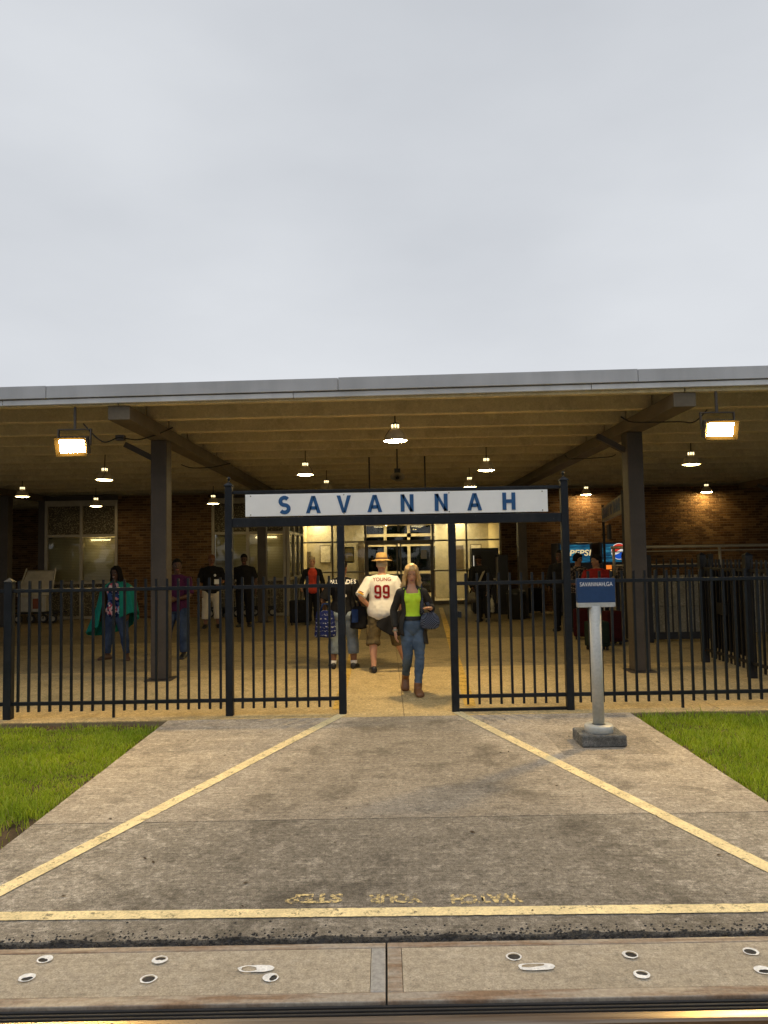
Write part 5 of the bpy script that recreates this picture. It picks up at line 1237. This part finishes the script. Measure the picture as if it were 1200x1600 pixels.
# ---- woman in lime top walking towards the camera
p = G(646, 1083); H = 1.61
F = Fig(H, True, .86, .95, pose=dict(knR=(-.040,-.035,.292), anR=(-.050,.125,.10), toR=(-.15,-1,-1.0), hpR=(-.044,0,.50), knL=(.050,-.055,.278), anL=(.026,-.10,.045), toL=(.12,-1,0),
        elR=(-.142,.03,.64), wrR=(-.135,-.045,.48), elL=(.158,.04,.655), wrL=(.135,-.105,.655)), head_pitch=20, lean=(0,-.02), hip_shift=(.004,0))
w1 = person((p.x, p.y + .02, 0), 3, 'blonde woman in lime tank top, dark cardigan and jeans walking through the gate', F, SK_W, .007, (.3, .25), {'L': dict(dirv=(-.45,-.75,.25), nrm=(0,-.2,-1), spread=1.2)})
mb = MB(); F.torso(mb, .57, .775, .012)
for q in 'RL': mb.tube([(F.spine(.765) + Vector(((-1 if q == 'R' else 1) * .052, -.045, 0))) * H, (F.spine(.805) + Vector(((-1 if q == 'R' else 1) * .058, -.028, 0))) * H, (F.spine(.825) + Vector(((-1 if q == 'R' else 1) * .056, .008, 0))) * H], .016, 8)
part(w1, 'tank_top', mb, c_lime, .007, 3, .004)
trousers(w1, F, c_jean, .95, .585, .007, 0.004, .006, 'jeans', .005)
shoes(w1, F, l_brown, .010, .10, .007, 'boot'); face(w1, F, lid=SK_W); hair(w1, F, h_blond, 'long', .006, 4, .15)
mb = MB(); mb.loft([(F.spine(z) * H, (1,0,0), (0,1,0), F.tr(z)[0]*H + .019, F.tr(z)[1]*H + .019) for z in (.566,.572,.592,.598)], 24); part(w1, 'belt', mb, l_black, .006, 1, 0)
def cardigan(th, F, m, zt, zb_l, zb_r, open_a=.55, inf=.03, flare=.05, name='cardigan', seed=0, swing=(0, 0)):
    H = F.H; mb = MB()
    def fn(u, v):
        a = -math.pi/2 + open_a + (2*math.pi - 2*open_a) * u      # from person's left front round the back to the right front
        side = math.cos(a); zb = lerp(zb_r, zb_l, (side + 1) / 2); z = lerp(zt, zb, v)
        zz = max(z, .47); rx, ry = F.tr(zz); fl = flare * max(0, (.62 - z) / .2)
        rip = .010 * math.sin(a * 9 + seed) * v + .012 * noise.noise((a * 2, z * 6, seed))
        c = F.spine(z); k = H
        return ((c.x + swing[0]*v*v + (rx + fl) * math.cos(a)) * k + math.cos(a) * (inf + rip), (c.y + swing[1]*v*v + (ry + fl) * math.sin(a)) * k + math.sin(a) * (inf + rip), z * k)
    mb.grid(fn, 54, 26); o = mb.build(name, m, th, True, True); s_ = o.modifiers.new('s', 'SOLIDIFY'); s_.thickness = .007; return o
cardigan(w1, F, c_char, .815, .375, .46, .80, .020, .03)
mb = MB()
for q in 'RL': F.arm(mb, q, .014, 0, .90 if q == 'R' else .80, .006)
part(w1, 'cardigan_sleeves', mb, c_char, .007, 3, .004)
mb = MB(); mb.tube([F.hpos(-.03,-.02,-.075), F.hpos(-.012,-.045,-.12), F.hpos(0,-.055,-.165), F.hpos(.012,-.045,-.12), F.hpos(.03,-.02,-.075)], .002, 6); mb.build('necklace', m_galv, w1, True, True)
mb = MB(); mb.tube([F.J['wrR']*H, (F.J['wrR']*.9+F.J['elR']*.1)*H], .030, 12); mb.build('bracelet', m_galv, w1, True, True)
hb = thing('handbag', tuple(Vector((p.x, p.y + .02, 0)) + Vector((.20, -.1, .80))), 'checked navy shoulder bag hanging at the blonde woman\'s elbow', 'bag')
mb = MB(); mb.loft([((.02 + .01*z, 0, z*1.0), (1,0,.0), (0,1,0), a, b) for z, a, b in ((.0,.065,.04),(.02,.11,.06),(.08,.125,.07),(.15,.11,.06),(.19,.085,.04),(.205,.05,.02))], 18); part(hb, 'pouch', mb, c_tweed, .007, 3, .004)
strap(hb, [(-.07,0,.2), (-.08,.0,.36), (-.085,.05,.50), (-.075,.10,.555), (-.06,.14,.50), (-.03,.10,.36), (.06,.03,.2)], .022, c_tweed)

# ---- man in white jersey, seen from behind
p = G(597, 1052); H = 1.71
F = Fig(H, False, 1.05, 1.08, pose=dict(elL=(.19,.05,.655), wrL=(.115,-.02,.555), elR=(-.165,.0,.64), wrR=(-.16,-.06,.52),
        knL=(.085,.015,.275), anL=(.082,.09,.045), knR=(-.125,-.06,.28), anR=(-.20,-.13,.045), toL=(.15,-1,0), toR=(-.35,-1,0)), head_pitch=8, lean=(0,-.01))
g1 = person((p.x + .02, p.y + .22, 0), 180, 'man in white number 99 jersey and straw hat walking away', F, SK_W, .008, (.4, .8))
sh = top(g1, F, c_white, .452, .838, .50, .028, .22, .008, 'jersey', .005, .018)
trousers(g1, F, c_olive, .60, .555, .016, .035, .008, 'cargo_shorts', .006); shoes(g1, F, l_black, .006, 0, .007, 'shoe')
for q in (-1, 1):
    mb = MB(); mb.loft([(F.J['hp'+('L' if q>0 else 'R')].lerp(F.J['kn'+('L' if q>0 else 'R')], t_) * H + Vector((q*.085,0,0)), (0,1,0), (0,0,1), .07, .075) for t_ in (.5,.52)], 8); 
    mb = MB(); c_ = F.J['hp'+('L' if q>0 else 'R')].lerp(F.J['kn'+('L' if q>0 else 'R')], .62) * H + Vector((q*.098,0,0)); mb.box(c_.x-.018, c_.x+.018, c_.y-.075, c_.y+.075, c_.z-.085, c_.z+.075); part(g1, 'cargo_pocket', mb, c_olive, .007, 3, .003)
hair(g1, F, h_grey, 'short', .008)
# sleeve stripes
m_gold = cloth('gold_stripe', (0.75,0.42,0.03), .05); m_maroon = cloth('maroon_print', (0.22,0.012,0.015), .08)
for m_, a_, b_ in ((m_gold, .44, .485), (m_maroon, .405, .437)):
    for q in 'RL': mb = MB(); F.arm(mb, q, .0295 + (.012 if a_ > .42 else .009), a_, b_); part(g1, 'sleeve_stripe', mb, m_, .006, 1, 0)
from mathutils.bvhtree import BVHTree
def project(me, target, direction, off=.004):
    bv = BVHTree.FromPolygons([v.co for v in target.data.vertices], [tuple(p.vertices) for p in target.data.polygons]); d = Vector(direction)
    for v in me.vertices:
        h = bv.ray_cast(Vector(v.co) - d * .6, d)
        if h[0] is not None: v.co = h[0] - d * (off + .0)
    return me
def digit9(x, z, w, h, t_):
    """blocky athletic 9 as quads in XZ"""
    mb = MB(); c = .28 * w
    def strip_(P, closed):
        n = len(P)
        for i in range(n if closed else n - 1):
            a, b = Vector((*P[i], 0)), Vector((*P[(i+1) % n], 0)); d = (b - a).normalized(); nn = Vector((-d.y, d.x, 0)) * t_ / 2; a2 = a - d * t_ * .22; b2 = b + d * t_ * .22; K = 5
            for k in range(K):
                q0 = a2.lerp(b2, k / K); q1 = a2.lerp(b2, (k + 1) / K); mb.add([(x + v.x, 0, z + v.y) for v in (q0 - nn, q1 - nn, q1 + nn, q0 + nn)], [(0,1,2,3)])
    k = w/2 - t_/2; hz = h/2 - t_/2; m0 = -t_ * .35
    strip_([(-k + c*.5, hz), (k - c*.5, hz), (k, hz - c*.5), (k, m0 + c*.0), (k, m0), (-k + c*.5, m0), (-k, m0 + c*.5), (-k, hz - c*.5)], True)
    strip_([(k, m0), (k, -hz + c*.5), (k - c*.5, -hz), (-k + c*.5, -hz), (-k, -hz + c*.5), (-k, -hz + c*.9)], False)
    return mb
# in the figure's frame the back is +Y and a viewer behind sees +X on the left
for dx in (.062, -.062):
    mb = digit9(0, 0, .105, .20, .034); me = mb.mesh()
    for v in me.vertices: v.co = Vector((-v.co.x + dx, .5, v.co.z + 1.185))
    mesh_obj('jersey_number', project(me, sh, (0,-1,0), .006), m_maroon, g1, False, True)
me = text_mesh('YOUNG', .075, .001, 0.0); 
for v in me.vertices: v.co = Vector((-v.co.x, .5, v.co.y + 1.365))
mesh_obj('jersey_name', project(me, sh, (0,-1,0), .006), m_maroon, g1, False, True)
# straw hat
hp = g1.matrix_basis @ F.hpos(0, .004, .045)
ht = thing('straw_hat', tuple(hp), 'straw sun hat with brown band on the jersey man\'s head', 'hat')
m_straw = simple('straw', (0.50,0.32,0.12), 0.8, 0, .2, 30, .5, 120)
mb = MB(); mb.loft([((0, 0, z), (1,0,0), (0,1,0), a, b) for z, a, b in ((-.016,.155,.18),(-.010,.157,.182),(.004,.10,.118),(.012,.092,.110),(.05,.088,.105),(.09,.078,.092),(.108,.055,.065),(.112,.02,.025))], 28); mb.build('straw_body', m_straw, ht, True, True)
mb = MB(); mb.loft([((0, 0, z), (1,0,0), (0,1,0), a, b) for z, a, b in ((.006,.095,.1135),(.012,.096,.1145),(.030,.094,.112),(.036,.091,.109))], 28, False); mb.build('band', simple('brown_band', (0.10,0.05,0.025), .7), ht, True, True)
# black jacket slung at his waist
jk = thing('slung_jacket', (p.x + .10, p.y - .02, .55), 'black jacket hanging in a point from the jersey man\'s waist', 'jacket')
mb = MB()
def jfn(u, v):
    x = lerp(-.17, .24, u); zt = lerp(.20, .40, u); zb = lerp(.14, .12, u) - .16 * math.sin(u * 2.1) * (1 - .25 * u); return (x, .012 * math.sin(u * 14 + v * 3) - .02 * v, lerp(zt, zb, v))
mb.grid(jfn, 24, 12); o = mb.build('cloth', c_black, jk, True, True); o.modifiers.new('s', 'SOLIDIFY').thickness = .02

# ---- person in black PALISADES tee, seen from behind
p = G(537, 1045); H = 1.66
F = Fig(H, True, 1.18, 1.2, pose=dict(elL=(.185,.03,.64), wrL=(.175,-.05,.53), elR=(-.165,.03,.64), wrR=(-.15,-.03,.49), anR=(-.095,.012,.042), knR=(-.085,-.008,.275), anL=(.10,.012,.042), knL=(.085,-.008,.275), toL=(.25,-1,0), toR=(-.25,-1,0)), head_yaw=-25)
b1 = person((p.x, p.y + .06, 0), 180, 'person in black lettered tee and rolled grey-blue capris, seen from behind', F, SK_M, .008, (.5, .9))
tb = top(b1, F, c_black, .49, .842, .50, .022, .03, .008, 'tee_shirt', .005, .02); trousers(b1, F, c_capri, .80, .58, .016, .012, .008, 'capris', .004); shoes(b1, F, l_black, .008)
mb = MB()
for q in 'RL': F.leg(mb, q, .026, .765, .80)
part(b1, 'rolled_cuffs', mb, cloth('cuff_denim', (0.24,0.28,0.31)), .007, 2, .002)
for q in 'RL': mb = MB(); F.leg(mb, q, .008, .93, 1.0); part(b1, 'sock', mb, c_sock, .007, 2, 0)
hair(b1, F, h_black, 'short', .008)
for tx, sz, z in (('PALISADES', .088, 1.325), ('1 5', .06, 1.215), ('20  20', .05, 1.115)):
    me = text_mesh(tx, sz, .003, 0.0)
    for v in me.vertices: v.co = Vector((-v.co.x, .5, v.co.y + z))
    mesh_obj('shirt_lettering', project(me, tb, (0,-1,0), .006), m_whiteprint, b1, False, True)
tt = thing('tote_bag', (D(508, 960, p.y - .1).x, p.y - .12, .50), 'blue tote bag with white print hanging from the capri wearer\'s hand', 'bag')
mb = MB(); mb.loft([((0,0,z), (1,0,0), (0,1,0), a, b) for z, a, b in ((0,.14,.05),(.02,.165,.075),(.2,.155,.085),(.38,.13,.06),(.40,.10,.02))], 20); part(tt, 'sack', mb, c_tote, .008, 3, .008)
for yy in (-.025, .025): strap(tt, [(-.07,yy,.38), (-.03,yy,.50), (.05,yy*.6,.505), (.08,yy,.38)], .012, c_navy, 'handle')
sb = thing('shoulder_bag', (D(561, 950, p.y - .1).x, p.y - .16, .62), 'black and blue shoulder bag at the capri wearer\'s side', 'bag')
mb = MB(); mb.loft([((0,0,z), (1,0,0), (0,1,0), a, b) for z, a, b in ((0,.10,.05),(.02,.135,.08),(.2,.13,.085),(.32,.10,.06),(.34,.06,.02))], 20); part(sb, 'sack', mb, c_black, .008, 3, .006)
mb = MB(); mb.box(-.11,-.01,-.10,-.06,.10,.30); part(sb, 'blue_pocket', mb, c_navy, .008, 3, .004)
strap(sb, [(-.05,0,.32), (-.08,.02,.55), (-.09,.09,.745), (-.07,.16,.60), (-.02,.12,.42), (.03,.04,.32)], .016, c_black)

# ---- smiling woman in teal shawl
p = G(181, 1031); H = 1.61
F = Fig(H, True, 1.08, pose=dict(anR=(-.105,.0,.042), knR=(-.088,-.01,.275), anL=(.125,.0,.042), knL=(.10,-.01,.275), toR=(-.75,-1,0), toL=(.75,-1,0), elR=(-.15,.03,.635), wrR=(-.165,-.03,.49), elL=(.15,.03,.635), wrL=(.16,-.03,.49)), head_pitch=4)
t1 = person((p.x, p.y + .02, 0), -12, 'smiling woman in teal shawl and floral top standing behind the fence', F, SK_D, .008)
top(t1, F, c_floral, .455, .825, 0, .018, .06, .008, 'floral_top', .004); trousers(t1, F, c_djean, .94, .57, .012, 0, .008, 'jeans'); shoes(t1, F, l_sandal, .004, 0, .007, 'sandal'); face(t1, F, True); hair(t1, F, h_black, 'dread', .007, 9, .24)
mb = MB()
def shawl(u, v):
    a = -math.pi/2 + .50 + (2*math.pi - 1.0) * u; cx, sy = math.cos(a), math.sin(a)
    left = max(0, -cx)          # image left = person's right
    zb = .40 + .12 * max(0, cx) - .13 * left ** 1.5 - .10 * max(0, sy); z = lerp(.835, zb, v ** 1.05)
    w = interp(v, [0, .08, .2, .5, 1], [.055, .13, .180, .212, .225 + .13 * left + .02 * max(0, cx)]); dpt = interp(v, [0, .08, .2, .5, 1], [.052, .075, .115, .132, .15])
    rip = (.012 * math.sin(a * 11) + .010 * math.sin(a * 17 + 2)) * v
    return ((w + rip) * cx * H, (dpt + rip) * sy * H + .01, z * H)
mb.grid(shawl, 90, 36); o = mb.build('shawl', c_teal, t1, True, True); o.modifiers.new('s', 'SOLIDIFY').thickness = .008

# ---- person in purple behind the column
p = G(276, 1029); F = Fig(1.72, False, 1.05, pose=dict(elL=(.15,-.03,.63), wrL=(.05,-.13,.60), elR=(-.15,-.03,.63), wrR=(-.05,-.13,.60), anR=(-.125,.0,.042), knR=(-.10,-.01,.275), anL=(.07,0,.042)), head_yaw=30)
u1 = person((p.x, p.y + .05, 0), -10, 'person in purple shirt and jeans half hidden by the left column', F, SK_D, .01)
top(u1, F, c_purp, .475, .842, .45, .018, .03, .01); trousers(u1, F, c_djean, .96, .57, .016, .008, .01, 'jeans'); shoes(u1, F, l_black); face(u1, F); hair(u1, F, h_black, 'short', .009)

# ---- man in black polo and cream trousers
p = G(331, 981); F = Fig(1.80, False, 1.12, 1.1, pose=dict(elL=(.165,.0,.64), wrL=(.10,-.13,.60), elR=(-.165,.0,.63), wrR=(-.15,-.06,.49), anR=(-.085,0,.042), anL=(.085,0,.042), knR=(-.075,-.01,.275), knL=(.075,-.01,.275)), head_pitch=18, head_yaw=15)
u2 = person((p.x, p.y, 0), 15, 'man in dark polo shirt and cream cropped trousers holding papers', F, SK_M, .01, (.4, .7))
top(u2, F, c_black, .47, .845, .5, .022, .06, .01, 'polo_shirt'); trousers(u2, F, c_cream, .82, .57, .022, .02, .01, 'cropped_trousers', .006); shoes(u2, F, l_black); face(u2, F); hair(u2, F, simple('brown_cap', (0.16,0.06,0.02), .8), 'short', .009)
mb = MB(); q_ = F.J['wrL'] * 1.80; mb.box(q_.x - .13, q_.x + .04, q_.y - .12, q_.y - .105, q_.z + .0, q_.z + .12); mb.build('papers', m_whiteprint, u2, False, True)
mb = MB(); mb.ball((.075, -.155, 1.29), .03, .008, .035); mb.build('shirt_badge', m_whiteprint, u2, True, True)

# ---- man all in black
p = G(382, 979); F = Fig(1.80, False, 1.06, pose=dict(elR=(-.155,.01,.64), wrR=(-.16,-.03,.49), elL=(.155,.01,.64), wrL=(.16,-.02,.49)), head_pitch=12)
u3 = person((p.x, p.y, 0), 5, 'man dressed all in black standing with arms at his sides', F, SK_D, .01)
top(u3, F, c_black, .475, .845, .42, .018, .02, .01, 'tee_shirt'); trousers(u3, F, c_black, .96, .57, .018, .012, .01); shoes(u3, F, l_black); face(u3, F); hair(u3, F, h_black, 'short', .009)

# ---- grey haired woman in coral top with black suitcase
p = G(489, 976); H = 1.70; F = Fig(H, True, 1.08, 1.1, pose=dict(elR=(-.155,.0,.64), wrR=(-.165,-.09,.545), elL=(.15,.02,.64), wrL=(.15,-.05,.50)))
u4 = person((p.x, p.y, 0), 8, 'grey haired woman in coral top and black cardigan beside a suitcase', F, SK_W, .009, (.9, .4))
top(u4, F, c_red, .46, .832, 0, .018, .05, .009, 'coral_top'); trousers(u4, F, c_black, .97, .57, .018, .02, .009); shoes(u4, F, l_black); face(u4, F); hair(u4, F, h_grey, 'curly', .007, 5)
cardigan(u4, F, c_black, .83, .44, .44, .60, .03, .02, 'black_cardigan', 2)
mb = MB()
for q in 'RL': F.arm(mb, q, .018, 0, .88, .008)
part(u4, 'cardigan_sleeves', mb, c_black, .008, 3, .004)
def suitcase(x, y, w, d, h, handle, m, label, rz=0):
    th = thing('suitcase', (x, y, 0), label, 'suitcase', R(rz), group='luggage on the platform')
    MB().box(-w/2, w/2, -d/2, d/2, .06, h).build('shell', m, th, False, True, .035); mb = MB(); mb.box(-w*.38, w*.38, -d/2 - .03, -d/2 - .001, .12, h*.55); mb.build('front_pocket', m, th, False, True, .015)
    for sx in (-1, 1):
        for sy in (-1, 1):
            mb = MB(); mb.tube([(sx*w*.38 - .015, sy*d*.34, .03), (sx*w*.38 + .015, sy*d*.34, .03)], .03, 12); mb.build('wheel', m_rubber, th, False, True)
    mb = MB(); mb.tube([(-w*.22, d*.4, h), (-w*.22, d*.4, h + handle), (w*.22, d*.4, h + handle), (w*.22, d*.4, h)], .011, 8); mb.build('handle', m_galv, th, False, True)
    return th
q = G(465, 977); suitcase(q.x + .02, q.y + .1, .46, .27, .62, .34, c_black, 'black upright suitcase with raised handle held by the grey haired woman', 8)

# ---- right side: bending person with bags, dark figures by the machines
p = G(757, 972); F = Fig(1.68, False, 1.05, pose=dict(elR=(-.16,-.10,.60), wrR=(-.10,-.19,.50), elL=(.16,-.08,.60), wrL=(.13,-.17,.46)), head_pitch=28, head_yaw=-20, lean=(-.02,-.09))
u5 = person((p.x, p.y + .1, 0), -25, 'dark clothed person stooping over bags before the wide black kiosk', F, SK_D, .01)
top(u5, F, c_black, .47, .842, .92, .022, .03, .01, 'jacket'); trousers(u5, F, c_black, .96, .57, .018, .012, .01); shoes(u5, F, l_black); face(u5, F); hair(u5, F, h_black, 'short', .009)
strap(u5, [(.13,-.18,1.36), (.08,-.27,1.2), (.0,-.28,1.02), (-.10,-.26,.88)], .028, cloth('pale_strap', (0.18,0.16,0.13)), 'bag_strap')
gb = G(745, 965); th = thing('duffel_bag', (gb.x, gb.y - .25, .46), 'grey and black duffel bag slung low before the stooping person', 'bag')
mb = MB(); mb.loft([((x, 0, .10 + .05 * x), (0,1,0), (0,0,1), r_, r_) for x, r_ in ((-.26,.04),(-.24,.11),(-.1,.14),(.1,.14),(.24,.11),(.26,.04))], 16); part(th, 'bag_body', mb, cloth('grey_canvas', (0.17,0.155,0.13)), .009, 3, .006)
strap(th, [(-.2,0,.2), (-.1,0,.45), (.05,.05,.62), (.15,0,.42), (.2,0,.2)], .015, c_black)
wb_ = D(768, 945, gb.y - .3); th = thing('plastic_bag', (wb_.x, wb_.y, wb_.z - .2), 'white plastic carrier bag hanging beside the stooping person', 'bag')
mb = MB(); mb.loft([((0,0,z), (1,0,0), (0,1,0), a, b) for z, a, b in ((0,.05,.03),(.02,.075,.05),(.2,.07,.05),(.32,.05,.025),(.38,.02,.012))], 14); part(th, 'sack', mb, cloth('white_plastic', (0.6,0.57,0.5), .05, rough=.4), .008, 2, .010)
strap(th, [(-.02,0,.36), (-.01,0,.45), (.015,0,.45), (.02,0,.36)], .006, m_whiteprint, 'handle')

p = G(879, 986); F = Fig(1.76, False, 1.0, pose=dict(elR=(-.15,-.02,.64), wrR=(-.12,-.10,.52)), head_yaw=-30)
u6 = person((p.x, p.y, 0), -30, 'figure in black behind the right gate post', F, SK_D, .01)
top(u6, F, c_black, .47, .842, .9, .02, .02, .01, 'jacket'); trousers(u6, F, c_black, .96, .57, .016, .01, .01); shoes(u6, F, l_black); face(u6, F); hair(u6, F, h_black, 'short', .009)
p = G(906, 988); F = Fig(1.68, True, 1.12, pose=dict(elR=(-.15,-.03,.64), wrR=(-.07,-.14,.60), elL=(.15,-.03,.64), wrL=(.07,-.14,.58)), head_yaw=35, head_pitch=8)
u7 = person((p.x, p.y, 0), 20, 'dark haired person in speckled blouse before the first drinks machine', F, SK_M, .01)
top(u7, F, c_speck, .46, .838, .5, .022, .04, .01, 'blouse'); trousers(u7, F, c_black, .96, .57, .016, .01, .01); shoes(u7, F, l_black); face(u7, F); hair(u7, F, h_black, 'curly', .008, 8)
p = G(936, 1003); F = Fig(1.66, False, 1.1, pose=dict(elR=(-.155,-.02,.64), wrR=(-.09,-.13,.58), elL=(.16,.0,.63), wrL=(.14,-.08,.5)), head_yaw=-75, head_pitch=4)
u8 = person((p.x, p.y, 0), -20, 'person in red shirt turned in profile before the drinks machines', F, SK_M, .01)
top(u8, F, c_dred, .47, .842, .5, .022, .04, .01, 'red_shirt'); trousers(u8, F, c_black, .96, .57, .018, .012, .01); shoes(u8, F, l_black); hair(u8, F, h_black, 'short', .009); face(u8, F)
mb = MB(); mb.loft([((F.spine(z)) * F.H, (1,0,0), (0,1,0), a, a * .9) for z, a in ((.828,.082),(.835,.076),(.845,.07))], 20); mb.build('collar', cloth('pale_collar', (0.55,0.35,0.3)), u8, True, True)
p = G(990, 985); F = Fig(1.70, False, 1.15, head_yaw=20)
u9 = person((p.x - .05, p.y + .2, 0), 200, 'person in speckled dark shirt half hidden behind the right column', F, SK_D, .01)
top(u9, F, c_speck, .47, .842, .5, .022, .04, .01); trousers(u9, F, c_black, .96, .57, .018, .012, .01); shoes(u9, F, l_black); hair(u9, F, h_black, 'short', .009)
q = G(911, 998); suitcase(q.x, q.y - .1, .40, .25, .60, .3, c_dark_red, 'red suitcase standing behind the station sign post', -15)
q = G(954, 1006); suitcase(q.x, q.y - .1, .34, .24, .62, .28, c_dark_red, 'narrow red suitcase on the far side of the sign post from the other', 20)
q = G(926, 1012); suitcase(q.x, q.y - .3, .38, .26, .5, .2, cloth('dark_green', (0.012,0.02,0.014)), 'dark green suitcase hidden partly by the grey sign post', 5)
q = G(838, 958); suitcase(q.x, q.y, .45, .3, .72, .25, c_black, 'black suitcase standing alone by the dark wall near the kiosks', 0)
bar_ = D(968, 1000, 14.2); th = thing('queue_post', (bar_.x, 14.2, 0), 'black queue post standing left of the right canopy column', 'queue post')
MB().tube([(bar_.x, 14.2, .02), (bar_.x, 14.2, 1.25)], .04, 12).build('pole', m_dark, th); mb = MB(); mb.lathe([(.18,0.002),(.18,.02),(.05,.035)], (bar_.x, 14.2, 0), 20, True); mb.build('base', m_dark, th); MB().box(bar_.x - .1, bar_.x + .1, 14.18, 14.22, 1.12, 1.16).build('crossbar', m_galv, th)

bpy.data.scenes.remove(TS)
